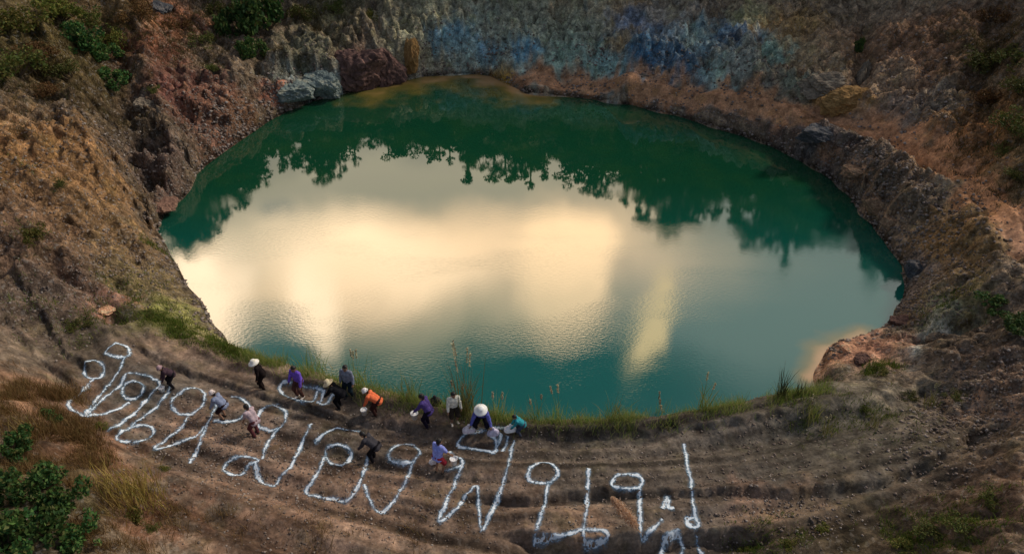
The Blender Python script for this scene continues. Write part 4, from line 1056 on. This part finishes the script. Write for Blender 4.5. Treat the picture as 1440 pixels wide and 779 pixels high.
stones([(330, 640, 2.5, 500, .035), (450, 700, 3, 500, .035), (250, 610, 2, 300, .035), (600, 720, 3, 400, .03), (800, 740, 3, 300, .03), (1060, 715, 2, 260, .04), (1150, 712, 1.5, 200, .04), (960, 740, 3, 260, .03), (700, 640, 5, 320, .028), (900, 620, 5, 320, .028), (400, 600, 4, 320, .028), (560, 580, 3, 260, .03), (850, 596, 4, 300, .035), (1050, 580, 3, 260, .04), (1340, 590, 2, 320, .06), (1400, 560, 2, 260, .06), (1300, 640, 2, 200, .05), (340, 180, 2.5, 420, .09), (300, 200, 2.5, 320, .09), (440, 120, 2, 260, .09), (390, 130, 1.5, 200, .09), (600, 90, 2, 260, .08), (700, 80, 3, 320, .08), (830, 90, 3, 320, .08), (960, 95, 3, 320, .08), (1070, 95, 3, 260, .08), (1320, 140, 2, 320, .08), (1260, 120, 3, 260, .08), (1250, 270, 2.5, 420, .08), (1300, 330, 3, 320, .08), (1210, 220, 2, 260, .08), (1290, 430, 2, 320, .06), (220, 240, 2.5, 260, .07), (150, 200, 3, 260, .07), (150, 370, 3, 320, .05), (100, 420, 3, 260, .05), (200, 370, 3, 320, .05), (60, 250, 3, 200, .06), (1360, 380, 3, 260, .06), (1420, 520, 2, 200, .06)] + [(a + 0, c - 3, 0.7, 34, .09) for a, c in SHORE_PX], 'loose_stones')

# ------------------------------------------------------------------ letters laid out in white lime powder
lm, n, out = new_mat('white lime powder')
ge = n.node('ShaderNodeNewGeometry'); aw = n.node('ShaderNodeAttribute'); aw.attribute_name = 'across'
n1 = n.noise(ge.outputs['Position'], 11.0, 6, 0.7); n2 = n.noise(ge.outputs['Position'], 2.2, 4, 0.65)
core = n.math('ADD', aw.outputs['Fac'], n.math('MULTIPLY', n.math('SUBTRACT', n1, 0.5), 1.8))
core = n.math('ADD', core, n.math('MULTIPLY', n.math('SUBTRACT', n2, 0.5), 2.0))
alpha = n.math('ADD', n.maprange(core, 0.46, 0.02, 0.0, 0.88), n.maprange(core, 1.0, 0.25, 0.0, 0.30), clamp=True)
b = n.node('ShaderNodeBsdfPrincipled'); b.inputs['Roughness'].default_value = 0.95
n.put(b.inputs['Base Color'], n.mix(n.maprange(core, 0.4, 0.05), (0.28, 0.48, 0.66, 1), (0.76, 0.84, 0.90, 1)))
tr = n.node('ShaderNodeBsdfTransparent'); mx = n.node('ShaderNodeMixShader')
n.l.new(alpha, mx.inputs[0]); n.l.new(tr.outputs[0], mx.inputs[1]); n.l.new(b.outputs[0], mx.inputs[2]); n.l.new(mx.outputs[0], out.inputs[0])

def spline(pts, per=10):
    p = np.array(pts, float)
    closed = np.hypot(*(p[0] - p[-1])) < 1e-6 and len(p) > 3
    if closed: e = np.r_[p[-2:-1], p, p[1:2]]
    else: e = np.r_[[2 * p[0] - p[1]], p, [2 * p[-1] - p[-2]]]
    o = []
    for i in range(1, len(e) - 2):
        t = np.linspace(0, 1, per, endpoint=False)[:, None]
        a, b_, c, d = e[i - 1], e[i], e[i + 1], e[i + 2]
        o.append(0.5 * ((2 * b_) + (c - a) * t + (2 * a - 5 * b_ + 4 * c - d) * t ** 2 + (3 * b_ - a - 3 * c + d) * t ** 3))
    o.append(p[-1:])
    return np.concatenate(o)
ACR = np.array([-1, -.66, -.4, -.2, 0, .2, .4, .66, 1.0])
def letter(strokes, label, frame, width=0.25):
    """strokes in enlarged-photo units; frame = (x0, y0, zoom). One letter = one object lying on the soil"""
    V, Q, A, o = [], [], [], 0
    for st in strokes:
        w = width
        if isinstance(st, tuple) and isinstance(st[0], (int, float)): w, st = st[0], st[1]
        s = spline(st) if len(st) > 2 else np.array(st, float)
        px = frame[0] + s[:, 0] / frame[2]; py = frame[1] + s[:, 1] / frame[2]
        g_ = on_ground(px, py)[:, :2]
        L = np.r_[0, np.cumsum(np.hypot(*np.diff(g_, axis=0).T))]
        m_ = max(3, int(L[-1] / 0.09)); tt = np.linspace(0, L[-1], m_)
        c = np.c_[np.interp(tt, L, g_[:, 0]), np.interp(tt, L, g_[:, 1])]
        c += np.c_[fbm(c[:, 0] / .5, c[:, 1] / .5, 2, 401), fbm(c[:, 0] / .5, c[:, 1] / .5, 2, 402)] * 0.05
        tn = np.gradient(c, axis=0); tn /= np.linalg.norm(tn, axis=1)[:, None] + 1e-9
        nr_ = np.c_[-tn[:, 1], tn[:, 0]]
        ww = w / 2 * (1 + 0.35 * fbm(c[:, 0] / .7, c[:, 1] / .7, 2, 403))
        xy = c[:, None, :] + nr_[:, None, :] * (ACR[None, :] * ww[:, None])[:, :, None]
        k = len(ACR); xy = xy.reshape(-1, 2)
        z = height(xy)
        zz = np.maximum(z, grid_h(xy[:, 0], xy[:, 1]) - .03)
        zz = zz + 0.016 + 0.003 * np.tile(1 - np.abs(ACR), m_)
        V.append(np.c_[xy, zz]); A.append(np.tile(np.abs(ACR), m_))
        i = (np.arange(m_ - 1)[:, None] * k + np.arange(k - 1)[None, :]).ravel()
        Q.append(np.stack([i, i + 1, i + k + 1, i + k], 1) + o); o += len(xy)
    me = mesh_np('lime_letter', np.concatenate(V), np.concatenate(Q), lm, smooth=True)
    a_ = me.attributes.new('across', 'FLOAT', 'POINT'); a_.data.foreach_set('value', np.concatenate(A).astype(np.float32))
    ob = link('lime_letter', me); tag(ob, label, 'letter', 'white lime letters on the bank')
FA = (80, 470, 3.386); FB = (380, 470, 3.386); FC = (400, 560, 3.558); FD = (700, 560, 3.558); FE = (220, 480, 5.538)
letter([[(130, 180), (140, 140), (180, 125), (220, 145), (222, 185), (195, 208), (150, 205), (130, 180)], [(175, 212), (120, 275), (65, 320), (60, 348), (130, 390)], [(300, 170), (255, 235), (190, 310), (138, 380)]], 'leftmost white lime letter, a small loop with a long V shaped tail', FA, .23)
letter([[(230, 85), (285, 45), (345, 70), (332, 110), (265, 105), (230, 85)], [(325, 112), (300, 170)]], 'diamond shaped lime mark on a stalk, topmost at the far left', FA, .23)
letter([[(135, 390), (205, 320), (255, 280), (300, 245), (330, 192), (365, 185), (440, 205), (490, 235), (470, 265), (415, 325)], [(135, 390), (230, 375), (300, 350), (345, 325)], [(312, 275), (322, 240), (360, 225), (405, 238), (410, 275), (370, 310), (325, 300), (312, 275)]], 'white lime letter like a house roof round a small ring', FA, .23)
letter([[(550, 240), (520, 290), (470, 350), (400, 400), (360, 435)], [(420, 320), (370, 380), (320, 415), (240, 460)]], 'pair of slanting lime strokes below the person in dark clothes', FA, .23)
letter([[(285, 490), (330, 455), (380, 435), (440, 440), (460, 470), (430, 500), (370, 510), (310, 505), (285, 490)]], 'flat oval lime loop lowest at the left, above the yellow bush', FA, .23)
letter([[(545, 345), (560, 300), (610, 265), (670, 258), (705, 290), (690, 340), (640, 380), (590, 378), (545, 345)], [(625, 395), (590, 450), (540, 485), (465, 545), (560, 525), (660, 485)]], 'round lime letter with a slanted foot, left of the person in blue grey', FA)
letter([[(765, 330), (730, 400), (695, 480), (665, 555), (632, 615)], [(825, 295), (880, 305), (915, 345), (890, 390), (830, 412), (740, 416)], [(700, 440), (660, 490)]], 'P shaped lime letter with the person in blue grey at its head', FA)
letter([[(955, 395), (985, 350), (1040, 340), (1085, 365), (1090, 410), (1060, 450), (1010, 508), (978, 592)], [(965, 445), (1010, 458), (1055, 452)], [(955, 395), (952, 425), (965, 445)], [(790, 640), (830, 595), (890, 583), (960, 600), (915, 625), (890, 660), (840, 670), (790, 640)], [(945, 605), (965, 690), (1000, 715), (1040, 720), (1060, 690), (1110, 635), (1150, 560), (1185, 480), (1212, 425)]], 'large lime letter of a nine shaped loop ending in a deep U', FA)
letter([[(1080, 322), (985, 325), (960, 375), (1010, 430), (1100, 455), (1170, 475), (1225, 460), (1250, 385)], [(1140, 340), (1220, 365), (1300, 378)], [(1310, 372), (1280, 470)], [(1380, 400), (1310, 490), (1250, 470)]], 'open lime oval with hatched end at the feet of the person in purple', FE, .23)
letter([[(210, 525), (250, 480), (310, 450), (370, 455), (430, 465)], ], 'lime arch reaching to the bent person in black', FB, .24)
letter([[(265, 565), (285, 535), (330, 525), (375, 545), (385, 580), (360, 615), (320, 625), (280, 605), (265, 565)], [(265, 565), (245, 620), (225, 665), (172, 755), (258, 774), (360, 793), (397, 765), (420, 708), (448, 650), (464, 575)]], 'lime letter of a ring over a wide open box, below the arch', FB)
letter([[(400, 430), (430, 510), (470, 565), (520, 550), (570, 480), (610, 410), (645, 325), (675, 270), (640, 235), (570, 235), (525, 270), (530, 310), (580, 330), (645, 322)]], 'lime letter of a pointed V rising to a large oval ring', FC)
letter([[(820, 265), (850, 285), (890, 320), (850, 430), (805, 530), (770, 615), (810, 600), (870, 540), (905, 495), (940, 450), (965, 440), (970, 520), (985, 660), (1010, 620), (1040, 560), (1070, 500), (1110, 370), (1130, 290), (1150, 210)], [(885, 335), (865, 345), (800, 362)]], 'zigzag W shaped lime letter in the centre beside the red trousers', FC)
letter([[(870, 240), (890, 190), (930, 165), (1000, 165), (1050, 195), (1060, 240), (1050, 270), (960, 255), (870, 240)], [(1050, 270), (1085, 180)], [(1090, 268), (1122, 185)]], 'lime half moon with hatch strokes above the W shaped letter', FC, .24)
letter([[(1035, 120), (1028, 150)], [(1030, 150), (1090, 149), (1140, 147)]], 'short straight lime line beside the child in teal', FC, .23)
letter([[(150, 385), (165, 345), (220, 320), (280, 335), (300, 375), (280, 410), (220, 425), (165, 410), (150, 385)], [(250, 420), (240, 510), (215, 590), (185, 718), (250, 705), (330, 685), (430, 655), (470, 655), (530, 660), (555, 700), (530, 735), (470, 748), (430, 730), (430, 680), (445, 560), (450, 450), (457, 350)]], 'lime letter of a ring and stem joined to a tall stroke with a low loop', FD)
letter([[(570, 415), (600, 385), (660, 380), (715, 395), (720, 430), (690, 455), (620, 460), (575, 440), (570, 415)], [(705, 445), (710, 540), (715, 640), (720, 710), (760, 670), (822, 608)]], 'lime letter of a flat ring with a hooked stem behind the tan plume', FD)
letter([[(825, 555), (848, 485), (855, 545), (885, 550)]], 'small blue white lime peak between the last two letters', FD, .30)
letter([[(930, 225), (945, 310), (965, 420), (975, 520), (985, 590), (1005, 640), (985, 670), (960, 640), (945, 605), (985, 590)], [(985, 680), (1000, 740), (1030, 790)]], 'tall rightmost lime stroke with a small diamond near its foot', FD)
letter([[(820, 745), (850, 700), (900, 700), (928, 745), (905, 800), (850, 810), (818, 790), (820, 745)]], 'lime ring cut by the bottom edge, lower right', FD)

# ------------------------------------------------------------------ people
def surface_nets(f, org, h):
    """smooth quad surface of the zero level of a sampled distance field"""
    s = f < 0
    nx, ny, nz = f.shape
    corners = [(i, j, k) for i in (0, 1) for j in (0, 1) for k in (0, 1)]
    cnt = np.zeros((nx - 1, ny - 1, nz - 1), np.int8)
    for i, j, k in corners: cnt += s[i:nx - 1 + i, j:ny - 1 + j, k:nz - 1 + k]
    act = (cnt > 0) & (cnt < 8)
    I = np.argwhere(act); idx = -np.ones(act.shape, np.int64); idx[act] = np.arange(len(I))
    acc = np.zeros((len(I), 3)); num = np.zeros(len(I))
    for a in corners:
        for ax in range(3):
            if a[ax]: continue
            b = list(a); b[ax] = 1
            fa = f[I[:, 0] + a[0], I[:, 1] + a[1], I[:, 2] + a[2]]; fb = f[I[:, 0] + b[0], I[:, 1] + b[1], I[:, 2] + b[2]]
            m = (fa < 0) != (fb < 0); t = np.where(m, fa / np.where(m, fa - fb, 1), 0)
            p = np.tile(np.array(a, float), (len(I), 1)); p[:, ax] += t
            acc[m] += p[m]; num[m] += 1
    V = (I + acc / num[:, None]) * h + org
    Q = []
    for ax in range(3):
        u, v = (ax + 1) % 3, (ax + 2) % 3
        sl0 = [slice(1, -1)] * 3; sl1 = [slice(1, -1)] * 3
        sl0[ax] = slice(0, -1); sl1[ax] = slice(1, None)
        a = s[tuple(sl0)]; b = s[tuple(sl1)]
        E = np.argwhere(a != b); fl = a[tuple(E.T)]
        E = E + 1; E[:, ax] -= 1
        def cell(du, dv):
            c = E.copy(); c[:, u] -= du; c[:, v] -= dv
            return idx[c[:, 0], c[:, 1], c[:, 2]]
        q = np.stack([cell(1, 1), cell(0, 1), cell(0, 0), cell(1, 0)], 1)
        q[~fl] = q[~fl][:, ::-1]
        Q.append(q)
    return V, np.concatenate(Q)

def blend(prims, h=0.011, k=0.018):
    """prims: (p0, r0, p1, r1) tapered capsules, smoothly joined into one skin"""
    P0 = np.array([p[0] for p in prims], float); P1 = np.array([p[2] for p in prims], float)
    r0 = np.array([p[1] for p in prims]); r1 = np.array([p[3] for p in prims])
    lo = np.minimum(P0 - r0[:, None], P1 - r1[:, None]).min(0) - 3 * h; hi = np.maximum(P0 + r0[:, None], P1 + r1[:, None]).max(0) + 3 * h
    nn = np.ceil((hi - lo) / h).astype(int) + 1
    f = np.full(nn, 1.0, np.float32)
    for a, b, ra, rb in zip(P0, P1, r0, r1):
        m = 0.05
        l = np.minimum(a - ra, b - rb) - m; u = np.maximum(a + ra, b + rb) + m
        i0_ = np.maximum(np.floor((l - lo) / h).astype(int), 0); i1_ = np.minimum(np.ceil((u - lo) / h).astype(int) + 1, nn)
        g = [lo[q] + h * np.arange(i0_[q], i1_[q]) for q in range(3)]
        X = g[0][:, None, None] - a[0]; Y = g[1][None, :, None] - a[1]; Z = g[2][None, None, :] - a[2]
        ab = b - a; L2 = max(ab @ ab, 1e-9)
        t = np.clip((X * ab[0] + Y * ab[1] + Z * ab[2]) / L2, 0, 1)
        d = np.sqrt((X - t * ab[0]) ** 2 + (Y - t * ab[1]) ** 2 + (Z - t * ab[2]) ** 2) - (ra + (rb - ra) * t)
        sl = tuple(slice(i0_[q], i1_[q]) for q in range(3))
        o = f[sl]; e = np.clip(0.5 + 0.5 * (o - d) / k, 0, 1)
        f[sl] = o + (d - o) * e - k * e * (1 - e)
    return surface_nets(f, lo, h)

def ik(a, c, l1, l2, pole):
    """middle joint of a two-bone limb from a to (about) c"""
    a = np.array(a, float); c = np.array(c, float); d = c - a; L = np.linalg.norm(d); d /= L
    L = min(L, (l1 + l2) * 0.995); c = a + d * L
    x = (l1 * l1 - l2 * l2 + L * L) / (2 * L); y = math.sqrt(max(l1 * l1 - x * x, 0))
    p = np.array(pole, float); p -= d * (p @ d); p /= np.linalg.norm(p) + 1e-9
    return a + d * x + p * y, c

SKIN = flat_mat('skin', (0.27, 0.15, 0.095), 0.6, 0.3, 0.06)
HAIR = flat_mat('black hair', (0.012, 0.010, 0.009), 0.5, 0.4)
EYE = flat_mat('eye', (0.02, 0.015, 0.01), 0.3, 0.5)
CLOTH = {}
def cloth(col):
    if col not in CLOTH: CLOTH[col] = flat_mat('cloth %d %d %d' % col, tuple((lin(col) * 0.88 + 0.12 * lin(col).mean()) * 1.45), 0.92, 0.08, 0.38, 9)
    return CLOTH[col]
def lathe(prof, k=28):
    V = []; 
    t = np.linspace(0, 2 * math.pi, k, endpoint=False)
    for r, z in prof: V.append(np.c_[np.cos(t) * r, np.sin(t) * r, np.full(k, z)])
    i = np.arange(k); j = (i + 1) % k
    Q = [np.stack([i + a * k, j + a * k, j + (a + 1) * k, i + (a + 1) * k], 1) for a in range(len(prof) - 1)]
    return np.concatenate(V), np.concatenate(Q)

def person(px, py, face, label, shirt, legs, bend=0, hip=0.86, hat=None, hatkind='sun', sleeves='long', shorts=False, la=None, ra=None, feet=((-.11, -.02), (.11, .04)), headpitch=0.6, shoe=(60, 52, 46), scale=1.0, grip=()):
    p = g1(px, py)
    root = thing('person', label, 'person', (p[0], p[1], p[2] - 0.01), R(face), None, scale * 0.95)
    b = R(bend)
    up = np.array([0, math.sin(b), math.cos(b)]); fw = np.array([0, math.cos(b), -math.sin(b)]); X = np.array([1.0, 0, 0])
    pel = np.array([0, -0.22 * math.sin(b), hip]); chest = pel + up * 0.31; neck = pel + up * 0.49
    hb = b * headpitch; hu = np.array([0, math.sin(hb), math.cos(hb)]); hf = np.array([0, math.cos(hb), -math.sin(hb)])
    head = neck + hu * 0.145 + hf * 0.015
    sh = [pel + up * 0.445 + X * s * 0.165 for s in (-1, 1)]
    hipj = [pel + X * s * 0.085 for s in (-1, 1)]
    body, shp, leg = [], [], []
    W_ = lambda pts, rr: [(pts[i], rr[i], pts[i + 1], rr[i + 1]) for i in range(len(pts) - 1)]
    for s in (-1, 1):
        o = X * s
        body += W_([pel + o * .065, pel + up * .16 + o * .05, chest + o * .065, pel + up * .42 + o * .07], [.105, .095, .105, .075])
        shp += W_([pel - up * .02 + o * .065, pel + up * .16 + o * .055, chest + o * .068, pel + up * .43 + o * .075], [.130, .118, .124, .092])
    body += [(neck - up * .06, .055, neck + hu * .07, .047)]
    body += [(head + hu * .02, .094, head + hu * .02 - hf * .02, .096), (head - hu * .03 + hf * .02, .075, head - hu * .075 + hf * .045, .045),
             (head + hf * .085 + hu * .0, .010, head + hf * .105 - hu * .025, .014)]
    body += [(head + X * s * .094, .012, head + X * s * .098 - hu * .03, .014) for s in (-1, 1)]
    for s, tgt, j in ((-1, la, 0), (1, ra, 1)):
        a = sh[j]
        if tgt is None: tgt = a + np.array([s * .09, .06, -.50])
        el_, wr = ik(a, tgt, .27, .25, np.array([s * .5, -1, -.2]))
        fd = (wr - el_) / np.linalg.norm(wr - el_)
        body += W_([a, el_, wr], [.052, .040, .028])
        # palm, four fingers of different length and a thumb
        sd_ = np.cross(fd, [0, 0, 1.0]) if abs(fd[2]) < .8 else np.array([0, 1.0, 0]); sd_ = sd_ - fd * (sd_ @ fd); sd_ /= np.linalg.norm(sd_)
        nm = np.cross(fd, sd_); palm = wr + fd * .075
        for q in (-.02, 0, .02): body.append((wr + sd_ * q * .6 + fd * .01, .017, palm + sd_ * q, .016))
        for q, L in ((-.033, .058), (-.011, .072), (.012, .076), (.034, .068)):
            k1 = palm + sd_ * q + fd * L * .5 + nm * .008; k2 = palm + sd_ * q * 1.1 + fd * L * .95 + nm * .030
            body += W_([palm + sd_ * q * .9, k1, k2], [.0115, .0105, .0095])
        body += W_([wr + fd * .03 + sd_ * .025, wr + fd * .06 + sd_ * .055 + nm * .012, wr + fd * .09 + sd_ * .062 + nm * .028], [.015, .0125, .0105])
        end = el_ if sleeves == 'short' else wr - fd * .015
        shp += W_([a, el_ if sleeves == 'long' else a + (el_ - a) * .8], [.078, .060])
        if sleeves == 'long': shp += W_([el_, end], [.058, .046])
        ft = np.array([feet[j][0], feet[j][1], 0.075])
        kn, an = ik(hipj[j], ft, .43, .41, np.array([s * .25, 1, 0]))
        body += W_([hipj[j], kn, an], [.085, .055, .036]); body += [(an - np.array([0, .03, .035]), .034, an + np.array([s * .02, .135, -.045]), .028)]
        leg += W_([hipj[j] + (0, 0, .02), kn], [.118, .084 if not shorts else .092])
        if not shorts: leg += W_([kn, an + (0, 0, .03)], [.080, .060])
        V, q = blend([(an - np.array([0, .035, .03]), .044, an + np.array([s * .02, .14, -.040]), .036)], .012)
        V[:, 2] = np.maximum(V[:, 2], 0.0)
        link('shoe', mesh_np('shoe', V, q, cloth(shoe), True), root)
    V, q = blend(body, .0105, .014); link('body', mesh_np('body', V, q, SKIN, True), root)
    V, q = blend(shp, .014, .03); fold = fbm(V[:, 0] * 11 + V[:, 1] * 5, V[:, 2] * 9, 3, int(px), .6, True) * .022
    V += (V - (pel + up * .2)) * fold[:, None] * 3
    link('shirt', mesh_np('shirt', V, q, cloth(shirt), True), root)
    leg += [(pel - X * .06, .125, pel + X * .06, .125)]
    V, q = blend(leg, .014, .03); V += (V * np.array([1, 1, 0])) * (fbm(V[:, 0] * 9, V[:, 2] * 8, 3, int(py)) * .03)[:, None]
    link('shorts' if shorts else 'trousers', mesh_np('trousers', V, q, cloth(legs), True), root)
    for s in (-1, 1):
        V, q = blend([(head + hf * .088 + X * s * .034 + hu * .012, .012, head + hf * .089 + X * s * .036 + hu * .012, .012)], .005)
        link('eye', mesh_np('eye', V, q, EYE, True), root)
    V, q = blend([(head + hu * .045 - hf * .022, .098, head + hu * .05 - hf * .012, .096), (head - hf * .05, .078, head - hf * .045 - hu * .06, .058)], .012)
    link('hair', mesh_np('hair', V, q, HAIR, True), root)
    if hat:
        if hatkind == 'sun': prof = [(.0, .17), (.05, .168), (.095, .15), (.112, .11), (.118, .06), (.20, .025), (.235, .0), (.228, -.008), (.115, .04), (.10, .03)]
        elif hatkind == 'cone': prof = [(.0, .19), (.04, .165), (.12, .10), (.22, .01), (.215, .0), (.11, .085), (.03, .15)]
        else: prof = [(.0, .135), (.06, .128), (.10, .10), (.113, .05), (.116, .01), (.150, .0), (.112, .006)]
        V, q = lathe(prof)
        V = head + X * V[:, :1] + hf * V[:, 1:2] + hu * (V[:, 2:3] + .04)
        link('hat', mesh_np('hat', V, q, cloth(hat), True), root)
    scale *= 0.95
    rz = R(face)
    def world(v):
        x, y, z = v; c, s = math.cos(rz), math.sin(rz)
        return np.array([p[0] + scale * (x * c - y * s), p[1] + scale * (x * s + y * c), p[2] - .01 + scale * z])
    return world

A = np.array
people = {}
people[1] = person(243, 545, 120, 'person in dark clothes stooping with a bucket at the head of the slanting lime strokes', (60, 44, 52), (24, 22, 26), 42, .80, hat=(150, 122, 126), hatkind='cap', la=A([-.12, .42, .40]), ra=A([.10, .44, .38]), scale=.9)
people[2] = person(316, 588, 75, 'person in a blue grey shirt and pale cap stooping inside the P shaped letter', (112, 122, 146), (40, 28, 30), 40, .78, hat=(196, 176, 170), hatkind='cap', la=A([-.2, .45, .45]), ra=A([.24, .40, .55]), shorts=True, scale=1.0)
people[3] = person(361, 612, 60, 'person in a pale pink top and maroon trousers at the nine shaped letter', (158, 138, 142), (84, 44, 46), 30, .82, la=A([-.2, .40, .55]), ra=A([.22, .36, .52]), scale=1.05, sleeves='short')
people[4] = person(371, 546, 100, 'person all in black under a cream white sunhat, farthest left along the shore', (26, 20, 20), (28, 20, 18), 22, .84, hat=(240, 228, 190), hatkind='sun', ra=A([.20, .25, .62]), scale=1.0)
people[5] = person(423, 558, 150, 'bareheaded person in a bright purple shirt and brown trousers', (92, 62, 168), (72, 46, 40), 12, .86, la=A([-.30, .20, .70]), ra=A([.28, .22, .68]), scale=1.1, shoe=(190, 180, 170))
people[6] = person(478, 573, 80, 'person in black bending low under a woven straw hat', (22, 22, 26), (16, 16, 20), 52, .80, hat=(206, 176, 136), hatkind='sun', la=A([-.1, .62, .45]), ra=A([.15, .58, .40]), scale=1.05)
people[7] = person(492, 558, 165, 'tall person in a grey top and dark teal trousers standing behind the straw hat', (100, 106, 120), (20, 34, 42), 4, .87, scale=1.08, shoe=(40, 40, 44))
people[8] = person(529, 583, 80, 'person in an orange shirt bending left with a bucket, wearing a pale cap', (232, 92, 36), (52, 30, 26), 55, .80, hat=(226, 200, 184), hatkind='cap', la=A([-.12, .50, .30]), ra=A([.12, .46, .30]), scale=1.02)
people[9] = person(526, 648, 70, 'bareheaded person in dark grey bending over the end of the lime arch', (54, 52, 56), (20, 18, 22), 55, .82, la=A([-.15, .55, .42]), ra=A([.15, .50, .40]), scale=1.08, shoe=(70, 58, 50))
people[10] = person(618, 665, -35, 'person in a lilac blue shirt and red shorts tracing the W shaped letter', (120, 130, 214), (128, 24, 40), 14, .85, la=A([-.30, .12, .55]), ra=A([.32, .36, .72]), shorts=True, scale=1.08, sleeves='short')
people[11] = person(602, 600, 70, 'bareheaded person in deep violet and black leaning left at the water edge', (70, 54, 112), (22, 18, 34), 26, .84, la=A([-.2, .52, .62]), ra=A([.16, .42, .60]), scale=1.1)
people[12] = person(639, 594, -160, 'person in a loose white shirt and dark shorts facing the lake', (188, 186, 172), (44, 38, 32), 10, .86, shorts=True, scale=1.05, la=A([-.28, .15, .62]), ra=A([.28, .18, .60]), shoe=(200, 180, 164))
people[13] = person(678, 602, 175, 'person in indigo crouching between bags under a wide white sunhat', (78, 82, 156), (22, 20, 30), 34, .52, hat=(246, 244, 228), hatkind='sun', la=A([-.38, .34, .30]), ra=A([.38, .34, .30]), feet=((-.2, .02), (.2, .06)), scale=1.15)
people[14] = person(731, 612, 95, 'small person in a teal shirt stooping at the short straight lime line', (24, 128, 138), (54, 60, 76), 45, .78, la=A([-.1, .5, .45]), ra=A([.16, .44, .52]), scale=.82)

# what they carry: buckets of lime and bags
def bucket(pos, label, col=(226, 224, 220), s=1.0):
    t = thing('bucket', label, 'bucket', pos, rng.uniform(0, 6.28), None, s)
    V, q = lathe([(.0, .0), (.105, .0), (.14, .26), (.150, .262), (.150, .275), (.132, .272), (.10, .012), (.0, .012)], 24)
    link('shell', mesh_np('shell', V, q, cloth(col), True), t)
    V, q = lathe([(.0, .225), (.06, .232), (.128, .215), (.128, .20)], 24)
    link('lime_fill', mesh_np('lime_fill', V, q, cloth((238, 236, 232)), True), t)
    a = np.linspace(0, math.pi, 13); pts = np.c_[np.cos(a) * .148, np.zeros(13), .262 + np.sin(a) * .14]
    V, q = join([tube_np(pts[i], pts[i + 1], .005, .005, 5) for i in range(12)])
    link('handle', mesh_np('handle', V, q, cloth((120, 120, 118))), t)
def bag(pos, label, col, s=1.0, seed=1):
    V, q = blend([((-.10, 0, .10), .12, (.10, .02, .11), .11), ((-.05, 0, .2), .09, (.06, 0, .22), .08), ((0, 0, .26), .035, (.0, .0, .33), .05)], .014, .03)
    V[:, 2] = np.maximum(V[:, 2], 0); V *= (1 + .10 * fbm(V[:, 0] * 12 + seed, V[:, 2] * 10 + V[:, 1] * 7, 3, seed))[:, None]
    o = link('bag', mesh_np('bag', V, q, cloth(col), True)); o.location = [float(x) for x in pos]; o.scale = (s, s, s)
    tag(o, label, 'bag')
def at_hand(i, l, drop=.30):
    w = people[i](l); return (w[0], w[1], w[2] - drop)
bucket(at_hand(1, A([0, .46, .30]), .30), 'white bucket held low by the stooping person in dark clothes', s=.85)
bucket(at_hand(8, A([0, .50, .28]), .32), 'white bucket hanging from the hands of the person in orange', s=.9)
bucket(at_hand(11, A([0, .52, .56]), .32), 'white bucket held out by the person in violet')
bucket(at_hand(10, A([.33, .40, .62]), .30), 'white bucket in the right hand of the person in red shorts', s=.95)
bag(at_hand(10, A([-.33, .14, .45]), .33), 'white bag hanging from the left hand of the person in red shorts', (220, 206, 206), .9, 3)
bag(at_hand(13, A([.42, .25, .0]), 0.0), 'pinkish white bag left of the person under the white sunhat', (206, 186, 206), 1.2, 5)
bag(at_hand(13, A([-.42, .30, .0]), 0.0), 'pale bag right of the person under the white sunhat', (170, 164, 184), 1.1, 8)
bag(at_hand(14, A([.0, .46, .28]), 0.0), 'tall white bag held by the small person in teal', (236, 232, 232), 1.1, 9)
p = g1(622, 566); bucket((p[0], p[1], p[2]), 'pale cyan bucket on the bank between the violet and the white shirts', (176, 222, 220), 1.1)
p = g1(612, 569); bag((p[0], p[1], p[2]), 'dark bag lying beside the pale cyan bucket on the bank', (44, 42, 46), 1.3, 11)
